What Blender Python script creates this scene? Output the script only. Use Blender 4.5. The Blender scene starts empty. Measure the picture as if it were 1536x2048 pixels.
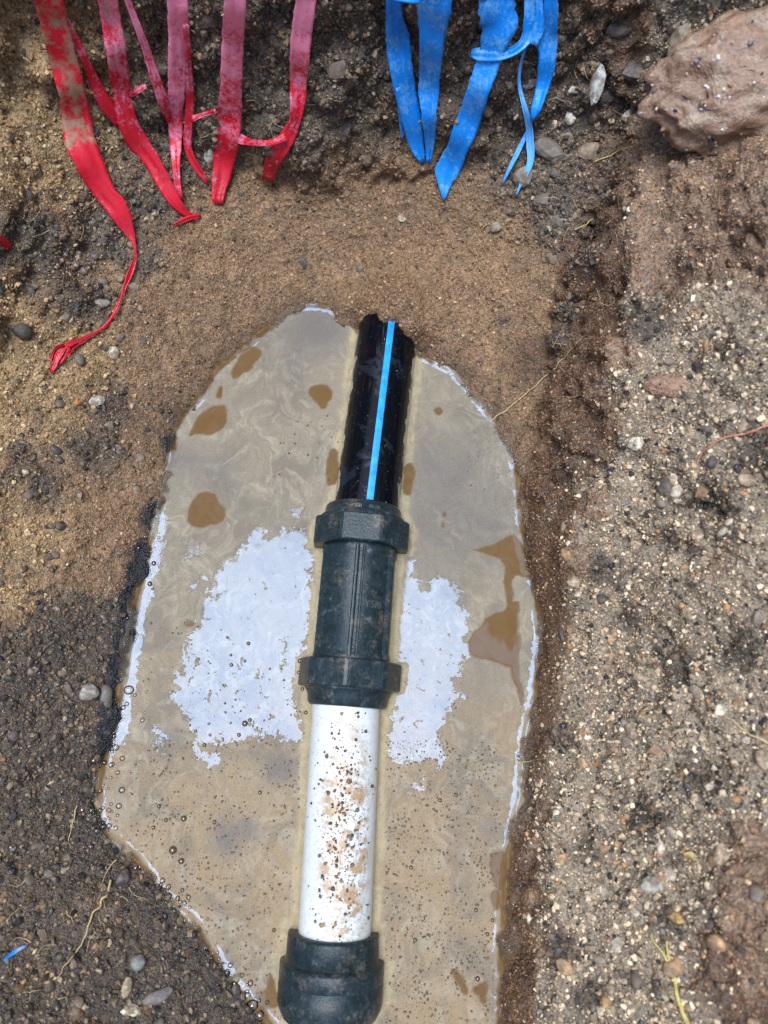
import bpy, bmesh, math
import numpy as np
from mathutils import Vector, Matrix, Euler
from mathutils.bvhtree import BVHTree

scene = bpy.context.scene
R = math.radians
rng = np.random.default_rng(7)

# ------------------------------------------------------------------ camera
H = 0.69                    # metres above the water
TILT = R(15.3)              # away from straight down, towards the end of the trench
FPX = 1500.0                # focal length in pixels of the 1536 x 2048 photograph
cam_d = bpy.data.cameras.new('camera')
cam_d.sensor_fit = 'VERTICAL'
cam_d.sensor_height = 36.0
cam_d.lens = FPX / 2048.0 * 36.0
cam_d.clip_start = 0.02
cam_d.clip_end = 200.0
cam_d.dof.use_dof = True
cam_d.dof.focus_distance = 0.67
cam_d.dof.aperture_fstop = 5.0
cam = bpy.data.objects.new('camera', cam_d)
scene.collection.objects.link(cam)
cam.location = (0, 0, H)
cam.rotation_euler = (TILT, 0, 0)
scene.camera = cam

# ------------------------------------------------------------------ sky, sun, exposure
SUN = Vector((-0.090, -0.005, 1.0)).normalized()
world = bpy.data.worlds.new('World')
scene.world = world
world.use_nodes = True
wn = world.node_tree
bg = wn.nodes['Background']
sky = wn.nodes.new('ShaderNodeTexSky')
sky.sky_type = 'NISHITA'
sky.sun_disc = False
sky.sun_elevation = math.asin(SUN.z)
sky.sun_rotation = math.atan2(SUN.x, SUN.y)
sky.dust_density = 1.5
sky.air_density = 1.0
sky.ozone_density = 1.0
wn.links.new(sky.outputs[0], bg.inputs[0])
bg.inputs[1].default_value = 0.10

sun_d = bpy.data.lights.new('sun', 'SUN')
sun_d.energy = 1.5
sun_d.angle = R(30)
sun_d.color = (0.83, 0.915, 1.0)
sun = bpy.data.objects.new('sun', sun_d)
sun.rotation_euler = SUN.to_track_quat('Z', 'Y').to_euler()
sun.location = (0, 0, 3)
scene.collection.objects.link(sun)

scene.view_settings.view_transform = 'Standard'
scene.view_settings.look = 'None'
scene.view_settings.exposure = 1.68
scene.view_settings.gamma = 1.0

# ------------------------------------------------------------------ helpers
def link(o, parent=None):
    scene.collection.objects.link(o)
    if parent is not None:
        o.parent = parent
    return o

def tag(o, label=None, cat=None, group=None, kind=None):
    if label: o['label'] = label
    if cat: o['category'] = cat
    if group: o['group'] = group
    if kind: o['kind'] = kind
    return o

def empty(name, loc):
    o = bpy.data.objects.new(name, None)
    o.location = loc
    o.empty_display_size = 0.02
    return link(o)

def np_mesh(name, co, loops, counts, smooth=False, col=None, attrs=None):
    me = bpy.data.meshes.new(name)
    co = np.asarray(co, dtype=np.float32)
    loops = np.asarray(loops, dtype=np.int32).ravel()
    counts = np.asarray(counts, dtype=np.int32)
    me.vertices.add(len(co)); me.vertices.foreach_set('co', co.ravel())
    me.loops.add(len(loops)); me.loops.foreach_set('vertex_index', loops)
    me.polygons.add(len(counts))
    starts = np.concatenate(([0], np.cumsum(counts)[:-1])).astype(np.int32)
    me.polygons.foreach_set('loop_start', starts)
    me.polygons.foreach_set('loop_total', counts)
    me.polygons.foreach_set('use_smooth', np.full(len(counts), smooth))
    me.update(calc_edges=True)
    if col is not None:
        a = me.attributes.new('Col', 'FLOAT_COLOR', 'POINT')
        c = np.ones((len(co), 4), np.float32); c[:, :3] = col
        a.data.foreach_set('color', c.ravel())
    for k, v in (attrs or {}).items():
        a = me.attributes.new(k, 'FLOAT', 'POINT')
        a.data.foreach_set('value', np.asarray(v, np.float32))
    return me

def obj(name, me, mat, parent=None, loc=None):
    o = bpy.data.objects.new(name, me)
    if mat is not None and len(me.materials) == 0:
        me.materials.append(mat)
    link(o, parent)
    if parent is not None and parent.type == 'EMPTY' and loc is None:
        # mesh coordinates are world coordinates: undo the offset of the parent
        o.location = -parent.location
    return o

CT, ST = math.cos(TILT), math.sin(TILT)
def ray(px, py):
    dx, dy = (px - 768) / FPX, (1024 - py) / FPX
    return Vector((dx, dy * CT + ST, dy * ST - CT))
def W(px, py, z=0.0):
    d = ray(px, py)
    t = (z - H) / d.z
    return Vector((0, 0, H)) + d * t
def mm(px, py, z=0.0):
    """metres per photograph pixel at that place"""
    d = ray(px, py)
    return ((z - H) / d.z) / FPX

# value noise -------------------------------------------------------
def _hash(ix, iy, iz, seed):
    h = (ix.astype(np.int64) * 374761393 + iy.astype(np.int64) * 668265263 + iz.astype(np.int64) * 2147483647 + seed * 974711) & 0xFFFFFFFF
    h = ((h ^ (h >> 13)) * 1274126177) & 0xFFFFFFFF
    h = (h ^ (h >> 16)) & 0xFFFFFFFF
    return h.astype(np.float64) / 4294967295.0
def vnoise(p, scale, seed=0):
    q = p * scale
    i = np.floor(q); f = q - i; f = f * f * (3 - 2 * f)
    i = i.astype(np.int64)
    r = 0
    for dx in (0, 1):
        wx = f[:, 0] if dx else 1 - f[:, 0]
        for dy in (0, 1):
            wy = f[:, 1] if dy else 1 - f[:, 1]
            for dz in (0, 1):
                wz = f[:, 2] if dz else 1 - f[:, 2]
                r = r + wx * wy * wz * _hash(i[:, 0] + dx, i[:, 1] + dy, i[:, 2] + dz, seed)
    return r * 2 - 1
def fbm(p, scale, octaves=4, seed=0, gain=0.5):
    r = 0; a = 1.0; s = 0
    for k in range(octaves):
        r = r + a * vnoise(p, scale * 2.03 ** k, seed + k * 17); s += a; a *= gain
    return r / s
def sstep(a, b, x):
    t = np.clip((x - a) / (b - a), 0, 1)
    return t * t * (3 - 2 * t)

# ------------------------------------------------------------------ node helpers
def new_mat(name):
    m = bpy.data.materials.new(name)
    m.use_nodes = True
    nt = m.node_tree
    return m, nt, nt.nodes['Principled BSDF'], nt.nodes['Material Output']
def N(nt, t, **kw):
    n = nt.nodes.new(t)
    for k, v in kw.items():
        if k in ('operation', 'blend_type', 'data_type', 'feature', 'attribute_name', 'attribute_type', 'noise_dimensions', 'distance', 'normalize', 'clamp_factor', 'musgrave_type', 'noise_type', 'invert'):
            setattr(n, k, v)
        else:
            n.inputs[k].default_value = v
    return n
def L(nt, a, b): nt.links.new(a, b)
def noise(nt, vec, scale, detail=4, rough=0.55, dist=0.0):
    n = N(nt, 'ShaderNodeTexNoise', Scale=scale, Detail=detail, Roughness=rough, Distortion=dist)
    L(nt, vec, n.inputs['Vector']); return n.outputs[0]
def ramp(nt, fac, a, b, c0=0.0, c1=1.0):
    n = N(nt, 'ShaderNodeMapRange')
    n.inputs[1].default_value = a; n.inputs[2].default_value = b
    n.inputs[3].default_value = c0; n.inputs[4].default_value = c1
    L(nt, fac, n.inputs[0]); return n.outputs[0]
def mixc(nt, fac, a, b, blend='MIX'):
    n = nt.nodes.new('ShaderNodeMix'); n.data_type = 'RGBA'; n.blend_type = blend
    for s, v in ((n.inputs[0], fac), (n.inputs[6], a), (n.inputs[7], b)):
        if isinstance(v, (int, float)): s.default_value = v
        elif isinstance(v, tuple): s.default_value = (*v, 1) if len(v) == 3 else v
        else: L(nt, v, s)
    return n.outputs[2]
def math_n(nt, op, a, b=None):
    n = nt.nodes.new('ShaderNodeMath'); n.operation = op
    for s, v in ((n.inputs[0], a), (n.inputs[1], b)):
        if v is None: continue
        if isinstance(v, (int, float)): s.default_value = v
        else: L(nt, v, s)
    return n.outputs[0]
def bump(nt, h, strength, dist, normal=None):
    b = N(nt, 'ShaderNodeBump', Strength=strength, Distance=dist)
    L(nt, h, b.inputs['Height'])
    if normal is not None: L(nt, normal, b.inputs['Normal'])
    return b.outputs[0]
def objco(nt):
    return nt.nodes.new('ShaderNodeNewGeometry').outputs['Position']
def attr(nt, name):
    n = nt.nodes.new('ShaderNodeAttribute'); n.attribute_name = name; return n

# ------------------------------------------------------------------ materials
def soil_material():
    m, nt, p, out = new_mat('wet_soil')
    co = objco(nt)
    c = attr(nt, 'Col').outputs['Color']
    g = N(nt, 'ShaderNodeTexVoronoi', Scale=520.0, Randomness=1.0); L(nt, co, g.inputs['Vector'])
    gray = nt.nodes.new('ShaderNodeSeparateColor'); L(nt, g.outputs['Color'], gray.inputs[0])
    v = ramp(nt, gray.outputs[0], 0, 1, 0.55, 1.4)
    n1 = noise(nt, co, 60, 6, 0.65)
    v2 = ramp(nt, n1, 0.3, 0.7, 0.7, 1.25)
    vv = math_n(nt, 'MULTIPLY', v, v2)
    cc = mixc(nt, 1.0, c, vv, 'MULTIPLY')
    L(nt, cc, p.inputs['Base Color'])
    w = noise(nt, co, 230, 3, 0.6)
    L(nt, ramp(nt, w, 0.47, 0.62, 0.6, 0.13), p.inputs['Roughness'])
    p.inputs['Specular IOR Level'].default_value = 0.55
    fine = noise(nt, co, 420, 5, 0.7)
    b1 = bump(nt, fine, 0.9, 0.0016)
    b2 = bump(nt, g.outputs['Distance'], 0.8, 0.0012, b1)
    b2 = bump(nt, noise(nt, co, 150, 4, 0.6, 0.3), 0.8, 0.004, b2)
    L(nt, b2, p.inputs['Normal'])
    return m
def grain_material():
    m, nt, p, out = new_mat('wet_grains')
    co = objco(nt)
    c = attr(nt, 'Col').outputs['Color']
    n1 = noise(nt, co, 700, 3, 0.6)
    cc = mixc(nt, 1.0, c, ramp(nt, n1, 0.3, 0.7, 0.72, 1.25), 'MULTIPLY')
    L(nt, cc, p.inputs['Base Color'])
    w = noise(nt, co, 160, 2)
    L(nt, ramp(nt, w, 0.48, 0.64, 0.6, 0.12), p.inputs['Roughness'])
    p.inputs['Specular IOR Level'].default_value = 0.45
    L(nt, bump(nt, noise(nt, co, 900, 3), 0.5, 0.0008), p.inputs['Normal'])
    return m
def stone_material():
    m, nt, p, out = new_mat('wet_stone')
    co = objco(nt)
    oi = nt.nodes.new('ShaderNodeObjectInfo')
    n1 = noise(nt, co, 260, 5, 0.65)
    n2 = noise(nt, co, 80, 4, 0.6)
    cc = mixc(nt, 1.0, oi.outputs['Color'], ramp(nt, n1, 0.3, 0.7, 0.6, 1.3), 'MULTIPLY')
    cc = mixc(nt, 1.0, cc, (1.0, 0.92, 0.80), 'MULTIPLY')
    cc = mixc(nt, ramp(nt, noise(nt, co, 150, 5, 0.7), 0.44, 0.58, 0, 0.8), cc, (0.13, 0.092, 0.062))
    L(nt, cc, p.inputs['Base Color'])
    L(nt, ramp(nt, n2, 0.3, 0.7, 0.38, 0.65), p.inputs['Roughness'])
    p.inputs['Specular IOR Level'].default_value = 0.3
    L(nt, bump(nt, n1, 0.6, 0.0012), p.inputs['Normal'])
    return m
def clay_material():
    m, nt, p, out = new_mat('wet_clay')
    co = objco(nt)
    n1 = noise(nt, co, 28, 6, 0.6)
    n2 = noise(nt, co, 190, 6, 0.7)
    n3 = noise(nt, co, 55, 4, 0.6, 0.5)
    c = mixc(nt, ramp(nt, n1, 0.4, 0.62), (0.225, 0.118, 0.066), (0.27, 0.165, 0.100))
    c = mixc(nt, ramp(nt, n3, 0.5, 0.62, 0, .7), c, (0.31, 0.23, 0.155))
    c = mixc(nt, 1.0, c, ramp(nt, n2, 0.3, 0.7, 0.55, 1.35), 'MULTIPLY')
    L(nt, c, p.inputs['Base Color'])
    L(nt, ramp(nt, n3, 0.38, 0.55, 0.45, 0.10), p.inputs['Roughness'])
    p.inputs['Specular IOR Level'].default_value = 0.8
    b = bump(nt, n2, 0.9, 0.002)
    L(nt, bump(nt, n3, 0.8, 0.005, b), p.inputs['Normal'])
    return m
def water_material():
    m, nt, p, out = new_mat('muddy_water')
    co = objco(nt)
    film = attr(nt, 'film').outputs['Fac']
    rim = attr(nt, 'rim').outputs['Fac']
    grey = attr(nt, 'grey').outputs['Fac']
    tan = attr(nt, 'tan').outputs['Fac']
    froth = attr(nt, 'froth').outputs['Fac']
    # swirling scum: warped noise
    wv = N(nt, 'ShaderNodeTexNoise', Scale=9.0, Detail=3.0, Distortion=1.2); L(nt, co, wv.inputs['Vector'])
    sub = nt.nodes.new('ShaderNodeVectorMath'); sub.operation = 'MULTIPLY_ADD'
    L(nt, wv.outputs['Color'], sub.inputs[0]); sub.inputs[1].default_value = (0.07, 0.07, 0.0); L(nt, co, sub.inputs[2])
    warped = sub.outputs[0]
    calm = ramp(nt, noise(nt, co, 11, 2, 0.5), 0.36, 0.56, 0.45, 1.0)
    calm = math_n(nt, 'MULTIPLY', calm, ramp(nt, tan, 0.1, 0.8, 1.0, 0.8))
    s1 = noise(nt, warped, 15, 5, 0.55, 1.0)
    s2 = noise(nt, warped, 48, 6, 0.62, 1.6)
    s3 = noise(nt, co, 600, 3, 0.7)
    wav = N(nt, 'ShaderNodeTexWave', Scale=34.0, Distortion=9.0, Detail=3.0); wav.inputs['Detail Scale'].default_value = 1.6
    L(nt, warped, wav.inputs['Vector'])
    c = mixc(nt, tan, (0.218, 0.182, 0.128), (0.258, 0.182, 0.102))
    c = mixc(nt, ramp(nt, s1, 0.45, 0.62, 0, 0.7), c, (0.150, 0.127, 0.096))
    c = mixc(nt, math_n(nt, 'MULTIPLY', calm, ramp(nt, s2, 0.48, 0.66, 0, 0.75)), c, (0.325, 0.280, 0.205))
    c = mixc(nt, math_n(nt, 'MULTIPLY', calm, ramp(nt, wav.outputs['Fac'], 0.5, 0.95, 0, 0.35)), c, (0.165, 0.14, 0.105))
    c = mixc(nt, math_n(nt, 'MULTIPLY', grey, ramp(nt, s2, 0.3, 0.7, 0.55, 1.0)), c, (0.130, 0.114, 0.103))
    c = mixc(nt, math_n(nt, 'MULTIPLY', rim, ramp(nt, s2, 0.35, 0.6, 0.35, 1.0)), c, (0.335, 0.275, 0.165))
    c = mixc(nt, 1.0, c, ramp(nt, s3, 0.3, 0.7, 0.84, 1.12), 'MULTIPLY')
    bare = mixc(nt, ramp(nt, s2, 0.35, 0.65), (0.120, 0.066, 0.024), (0.135, 0.084, 0.038))
    c = mixc(nt, film, bare, c)
    L(nt, c, p.inputs['Base Color'])
    L(nt, attr(nt, 'thick').outputs['Fac'], p.inputs['Alpha'])
    rn = noise(nt, co, 340, 3, 0.6)
    r0 = ramp(nt, rn, 0.35, 0.7, 0.008, 0.02)
    rag = math_n(nt, 'ADD', ramp(nt, noise(nt, co, 95, 7, 0.68, 0.5), 0.28, 0.72, -0.75, 0.75), ramp(nt, noise(nt, co, 420, 4, 0.7), 0.3, 0.7, -0.2, 0.2))
    froth = math_n(nt, 'MULTIPLY', film, ramp(nt, math_n(nt, 'ADD', froth, rag), 0.44, 0.58))
    r1 = math_n(nt, 'ADD', r0, math_n(nt, 'MULTIPLY', froth, ramp(nt, s2, 0.35, 0.65, 0.16, 0.42)))
    L(nt, math_n(nt, 'MINIMUM', r1, 0.6), p.inputs['Roughness'])
    p.inputs['IOR'].default_value = 1.33
    p.inputs['Specular IOR Level'].default_value = 0.36
    p.inputs['Specular Tint'].default_value = (0.42, 0.64, 1.0, 1)
    L(nt, math_n(nt, 'MULTIPLY_ADD' if False else 'SUBTRACT', math_n(nt, 'ADD', 0.10, math_n(nt, 'MULTIPLY', film, 0.46)), math_n(nt, 'MULTIPLY', froth, 0.44)), p.inputs['Specular IOR Level'])
    fn = noise(nt, warped, 130, 5, 0.62, 0.6)
    fb = math_n(nt, 'MULTIPLY', fn, math_n(nt, 'ADD', math_n(nt, 'MULTIPLY', film, 0.8), 0.05))
    b1 = bump(nt, fb, 0.22, 0.00030)
    fb2 = math_n(nt, 'MULTIPLY', noise(nt, co, 800, 3, 0.7), froth)
    L(nt, bump(nt, fb2, 0.6, 0.0009, b1), p.inputs['Normal'])
    return m
def bubble_dark_material():
    m, nt, p, out = new_mat('small_bubble')
    p.inputs['Base Color'].default_value = (0.075, 0.048, 0.024, 1)
    p.inputs['Roughness'].default_value = 0.05
    p.inputs['Specular IOR Level'].default_value = 0.9
    return m
def bubble_material():
    m, nt, p, out = new_mat('bubble_film')
    nt.nodes.remove(p)
    tr = nt.nodes.new('ShaderNodeBsdfTransparent'); tr.inputs[0].default_value = (0.96, 0.95, 0.93, 1)
    gl = nt.nodes.new('ShaderNodeBsdfGlossy'); gl.inputs['Roughness'].default_value = 0.04
    fr = N(nt, 'ShaderNodeFresnel', IOR=1.5)
    mx = nt.nodes.new('ShaderNodeMixShader')
    L(nt, math_n(nt, 'MINIMUM', math_n(nt, 'MULTIPLY', fr.outputs[0], 1.6), 1.0), mx.inputs[0])
    L(nt, tr.outputs[0], mx.inputs[1]); L(nt, gl.outputs[0], mx.inputs[2]); L(nt, mx.outputs[0], out.inputs[0])
    return m
def plastic_white():
    m, nt, p, out = new_mat('white_pipe_plastic')
    co = objco(nt)
    mud = attr(nt, 'mud').outputs['Fac']
    n1 = noise(nt, co, 60, 5, 0.65)
    n2 = noise(nt, co, 330, 5, 0.75)
    n3 = noise(nt, co, 900, 3, 0.6)
    c = mixc(nt, ramp(nt, n1, 0.35, 0.65), (0.55, 0.59, 0.59), (0.62, 0.645, 0.635))
    spk = math_n(nt, 'MULTIPLY', ramp(nt, n2, 0.52, 0.575), ramp(nt, mud, 0.0, 1.0, 0.10, 1.0))
    c = mixc(nt, spk, c, (0.20, 0.125, 0.07))
    st = math_n(nt, 'MULTIPLY', ramp(nt, mud, 0.05, 0.6), ramp(nt, noise(nt, co, 75, 7, 0.72), 0.45, 0.57))
    c = mixc(nt, math_n(nt, 'MULTIPLY', st, 0.92), c, (0.33, 0.205, 0.095))
    wl = attr(nt, 'line').outputs['Fac']
    c = mixc(nt, ramp(nt, math_n(nt, 'ADD', wl, ramp(nt, n1, 0.3, 0.7, -0.3, 0.3)), 0.45, 0.75, 0, 0.8), c, (0.34, 0.25, 0.14))
    c = mixc(nt, ramp(nt, n3, 0.64, 0.69, 0, 0.7), c, (0.14, 0.11, 0.085))
    c = mixc(nt, ramp(nt, noise(nt, co, 45, 5, 0.7), 0.54, 0.68, 0, 0.25), c, (0.50, 0.44, 0.33))
    L(nt, c, p.inputs['Base Color'])
    L(nt, ramp(nt, n1, 0.3, 0.7, 0.28, 0.45), p.inputs['Roughness'])
    L(nt, bump(nt, n2, 0.35, 0.0006), p.inputs['Normal'])
    return m
def plastic_green():
    m, nt, p, out = new_mat('dark_green_plastic')
    co = objco(nt)
    n1 = noise(nt, co, 45, 6, 0.65)
    n2 = noise(nt, co, 420, 5, 0.75)
    n3 = noise(nt, co, 130, 5, 0.7, 0.3)
    c = mixc(nt, ramp(nt, n3, 0.35, 0.65), (0.008, 0.016, 0.019), (0.019, 0.032, 0.038))
    c = mixc(nt, math_n(nt, 'MULTIPLY', ramp(nt, n2, 0.54, 0.68), ramp(nt, n1, 0.45, 0.62, 0.05, 0.75)), c, (0.16, 0.14, 0.11))
    c = mixc(nt, math_n(nt, 'MULTIPLY', ramp(nt, n1, 0.54, 0.72), ramp(nt, n2, 0.38, 0.6, 0.0, 0.75)), c, (0.185, 0.14, 0.095))
    c = mixc(nt, math_n(nt, 'MULTIPLY', ramp(nt, n3, 0.6, 0.72), 0.4), c, (0.22, 0.27, 0.29))
    fa = attr(nt, 'foam').outputs['Fac']
    c = mixc(nt, ramp(nt, math_n(nt, 'ADD', fa, ramp(nt, n3, 0.3, 0.7, -0.35, 0.35)), 0.45, 0.6), c, (0.30, 0.27, 0.19))
    L(nt, c, p.inputs['Base Color'])
    L(nt, ramp(nt, n3, 0.35, 0.65, 0.10, 0.40), p.inputs['Roughness'])
    p.inputs['Specular IOR Level'].default_value = 0.24
    L(nt, bump(nt, n2, 0.5, 0.0008), p.inputs['Normal'])
    return m
def plastic_black():
    m, nt, p, out = new_mat('black_pipe_plastic')
    co = objco(nt)
    fa = attr(nt, 'foam').outputs['Fac']
    n3 = noise(nt, co, 38, 6, 0.68, 0.4)
    n2 = noise(nt, co, 260, 4, 0.65)
    c = mixc(nt, ramp(nt, n3, 0.54, 0.58), (0.002, 0.003, 0.005), (0.008, 0.012, 0.020))
    k = ramp(nt, math_n(nt, 'ADD', fa, ramp(nt, noise(nt, co, 40, 4, 0.6), 0.3, 0.7, -0.3, 0.3)), 0.42, 0.47)
    c = mixc(nt, k, c, (0.34, 0.31, 0.23))
    c = mixc(nt, ramp(nt, n2, 0.69, 0.72), c, (0.2, 0.15, 0.12))
    L(nt, c, p.inputs['Base Color'])
    L(nt, ramp(nt, n3, 0.50, 0.56, 0.06, 0.3), p.inputs['Roughness'])
    p.inputs['Specular IOR Level'].default_value = 0.28
    return m
def plain(name, col, rough=0.4, nscale=200, amt=0.25):
    m, nt, p, out = new_mat(name)
    co = objco(nt)
    n = noise(nt, co, nscale, 4, 0.65)
    L(nt, mixc(nt, 1.0, col, ramp(nt, n, 0.3, 0.7, 1 - amt, 1 + amt), 'MULTIPLY'), p.inputs['Base Color'])
    p.inputs['Roughness'].default_value = rough
    L(nt, bump(nt, n, 0.3, 0.0006), p.inputs['Normal'])
    return m
def tape_material(name, c_clean, c_pale, c_dust, sheen_dust_a, sheen_dust_b):
    m, nt, p, out = new_mat(name)
    co = objco(nt)
    d = attr(nt, 'sheen_dust').outputs['Fac']  # pale share: dust and wear, plus sky sheen put into the colour
    n1 = noise(nt, co, 70, 6, 0.7)
    n2 = noise(nt, co, 380, 5, 0.75)
    n3 = noise(nt, co, 35, 3, 0.5)
    k = math_n(nt, 'ADD', d, ramp(nt, n1, 0.3, 0.7, -0.5, 0.5))
    k = math_n(nt, 'ADD', k, ramp(nt, n2, 0.3, 0.7, -0.3, 0.3))
    pale = ramp(nt, k, sheen_dust_a, sheen_dust_b)
    c = mixc(nt, ramp(nt, n3, 0.35, 0.65), c_clean, tuple(x * 0.72 for x in c_clean))
    c = mixc(nt, math_n(nt, 'MULTIPLY', pale, 0.85), c, c_pale)
    mud = attr(nt, 'mud').outputs['Fac']
    c = mixc(nt, ramp(nt, math_n(nt, 'ADD', mud, ramp(nt, n1, 0.3, 0.7, -0.45, 0.45)), 0.45, 0.75, 0, 0.9), c, c_dust)
    c = mixc(nt, ramp(nt, n2, 0.72, 0.76, 0, 0.6), c, c_dust)
    L(nt, c, p.inputs['Base Color'])
    p.inputs['Roughness'].default_value = 0.26
    p.inputs['Subsurface Weight'].default_value = 0.0
    L(nt, bump(nt, n1, 0.5, 0.002, bump(nt, n2, 0.4, 0.0006)), p.inputs['Normal'])
    # thin plastic lets some light through
    tl = nt.nodes.new('ShaderNodeBsdfTranslucent'); L(nt, c, tl.inputs[0])
    mx = nt.nodes.new('ShaderNodeMixShader'); mx.inputs[0].default_value = 0.30
    L(nt, p.outputs[0], mx.inputs[1]); L(nt, tl.outputs[0], mx.inputs[2]); L(nt, mx.outputs[0], out.inputs[0])
    return m

M_SOIL = soil_material(); M_GRAIN = grain_material(); M_STONE = stone_material(); M_CLAY = clay_material()
M_WATER = water_material(); M_BUB = bubble_material(); M_BUBD = bubble_dark_material()
M_WHITE = plastic_white(); M_GREEN = plastic_green(); M_BLACK = plastic_black()
M_STRIPE = plain('blue_stripe_plastic', (0.0, 0.25, 0.72), 0.3, 90, 0.4)
M_RED = tape_material('red_tape_plastic', (0.72, 0.014, 0.034), (0.98, 0.36, 0.52), (0.36, 0.26, 0.16), 0.35, 0.95)
M_BLUE = tape_material('blue_tape_plastic', (0.005, 0.33, 0.99), (0.20, 0.58, 0.99), (0.46, 0.46, 0.46), 0.25, 0.8)
M_ROOT = plain('root_bark', (0.40, 0.29, 0.14), 0.6, 400, 0.3)
M_ROOTY = plain('yellow_root', (0.40, 0.32, 0.10), 0.6, 400, 0.3)
M_ROOTR = plain('red_root', (0.42, 0.17, 0.10), 0.6, 400, 0.3)
M_LETTER = plain('raised_letters', (0.055, 0.065, 0.066), 0.4, 500, 0.3)

# ------------------------------------------------------------------ the trench as a surface
shore_px = [(560,640),(580,620),(640,612),(690,636),(724,668),(770,700),(835,712),(900,742),(960,806),(1012,886),(1036,960),(1042,1040),(1066,1150),(1078,1260),(1068,1380),(1048,1480),(1036,1600),(1016,1700),(1006,1800),(1000,1920),(1000,2060),(1000,2300),(1000,2900),
            (560,2900),(560,2300),(560,2090),(500,2000),(452,1945),(408,1872),(380,1832),(328,1790),(288,1732),(243,1690),(203,1645),(203,1560),(222,1480),(238,1400),(255,1290),(272,1200),(298,1100),(318,1020),(342,920),(360,840),(400,796),(448,728),(505,684)]
def catmull(pts, n=6):
    out = []
    m = len(pts)
    for i in range(m):
        p0, p1, p2, p3 = (np.array(pts[(i + k - 1) % m], float) for k in range(4))
        for j in range(n):
            t = j / n
            out.append(0.5 * (2 * p1 + (p2 - p0) * t + (2 * p0 - 5 * p1 + 4 * p2 - p3) * t * t + (3 * p1 - p0 - 3 * p2 + p3) * t ** 3))
    return np.array(out)
SHORE = catmull([tuple(W(*p))[:2] for p in shore_px], 3)
def poly_sd(x, y, poly):
    """signed distance, positive outside"""
    d = np.full(x.shape, 1e9); inside = np.zeros(x.shape, bool)
    a = poly; b = np.roll(poly, -1, 0)
    for (ax, ay), (bx, by) in zip(a, b):
        ex, ey = bx - ax, by - ay
        t = np.clip(((x - ax) * ex + (y - ay) * ey) / (ex * ex + ey * ey + 1e-18), 0, 1)
        d = np.minimum(d, (x - ax - t * ex) ** 2 + (y - ay - t * ey) ** 2)
        c = ((ay > y) != (by > y)) & (x < (bx - ax) * (y - ay) / (by - ay + 1e-18) + ax)
        inside ^= c
    d = np.sqrt(d)
    return np.where(inside, -d, d)
def smax(a, b, k): return 0.5 * (a + b + np.sqrt((a - b) ** 2 + k * k))
def smin(a, b, k): return 0.5 * (a + b - np.sqrt((a - b) ** 2 + k * k))

# brink of the right-hand bank: (pixel column, row, height of the clay face below it)
lip = [(1055,2600,.03),(1060,2048,.034),(1070,1850,.036),(1084,1650,.036),(1106,1480,.038),(1130,1300,.044),(1142,1150,.060),(1152,1050,.082),(1190,950,.105),(1208,800,.125),(1214,680,.135),(1246,580,.140),(1230,480,.142),(1240,380,.145),(1255,260,.150)]
lw = [W(a, b, c) for a, b, c in lip]
RY = np.array([p.y for p in lw]); RX = np.array([p.x for p in lw]); RH = np.array([c for _, _, c in lip])
def trench(x, y):
    P = np.stack([x, y, np.zeros_like(x)], 1)
    sd = poly_sd(x, y, SHORE)
    sd = sd + (fbm(P, 45, 4, 3) * 0.009 + fbm(P, 190, 2, 4) * 0.0035) * sstep(0.03, 0.0, np.abs(sd))
    w1 = fbm(P, 14, 3, 5) * 0.012 + fbm(P, 45, 3, 9) * 0.004
    slope = 0.50 + 0.12 * sstep(-0.1, -0.3, x)
    base = np.where(sd > 0, sd * slope + 0.25 * np.maximum(sd - 0.12, 0), np.maximum(sd * 0.9, -0.05))
    base = base + np.where(sd > 0.004, fbm(P, 30, 4, 21) * 0.004 * sstep(0.004, 0.05, sd), 0)
    xr = np.interp(y, RY, RX)
    hc = np.interp(y, RY, RH)
    e = x - xr + w1 * 0.9 + fbm(P, 70, 3, 15) * 0.005
    right = hc + 0.010 * np.exp(-((e - 0.010) / 0.013) ** 2) + np.where(e < 0, e * 3.3, e * 0.95 + np.maximum(e - 0.13, 0) * 1.6)
    yf = 0.515 - 1.1 * np.maximum(np.abs(x + 0.05) - 0.16, 0) ** 1.5
    far = (y - yf + w1 * 1.4) * 3.6 + 0.055
    left = (-x - 0.40 + w1 * 1.5 - 0.12 * sstep(0.15, 0.5, y) * -1.0) * 1.6 + 0.10
    z = smax(base, far, 0.022)
    z = smax(z, right, 0.005)
    z = smax(z, left, 0.03)
    # soil heaped over the end of the black pipe
    mx, my = MOUND
    z = z + 0.030 * np.exp(-(((x - mx) / 0.045) ** 2 + ((y - my) / 0.03) ** 2)) * sstep(-0.004, 0.02, sd)
    z = smin(z, 0.78 + 0.01 * fbm(P, 5, 3, 77), 0.03)
    return z, sd
m_ = W(792, 618, 0.035); MOUND = (m_.x, m_.y)

def axis(parts):
    v = []
    for a, b, n in parts: v += list(np.linspace(a, b, n, endpoint=False))
    return np.array(v + [parts[-1][1]])
xs = axis([(-9, -1.6, 6), (-1.6, -0.62, 16), (-0.62, -0.42, 40), (-0.42, 0.09, 220), (0.09, 0.36, 170), (0.36, 0.62, 60), (0.62, 1.6, 16), (1.6, 9, 6)])
ys = axis([(-9, -2.5, 6), (-2.5, -0.7, 30), (-0.7, -0.36, 60), (-0.36, 0.44, 330), (0.44, 0.62, 170), (0.62, 1.6, 20), (1.6, 9, 6)])
nx, ny = len(xs), len(ys)
gx, gy = np.meshgrid(xs, ys)
gx, gy = gx.ravel(), gy.ravel()
gz, gsd = trench(gx, gy)
V = np.stack([gx, gy, gz], 1)
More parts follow.
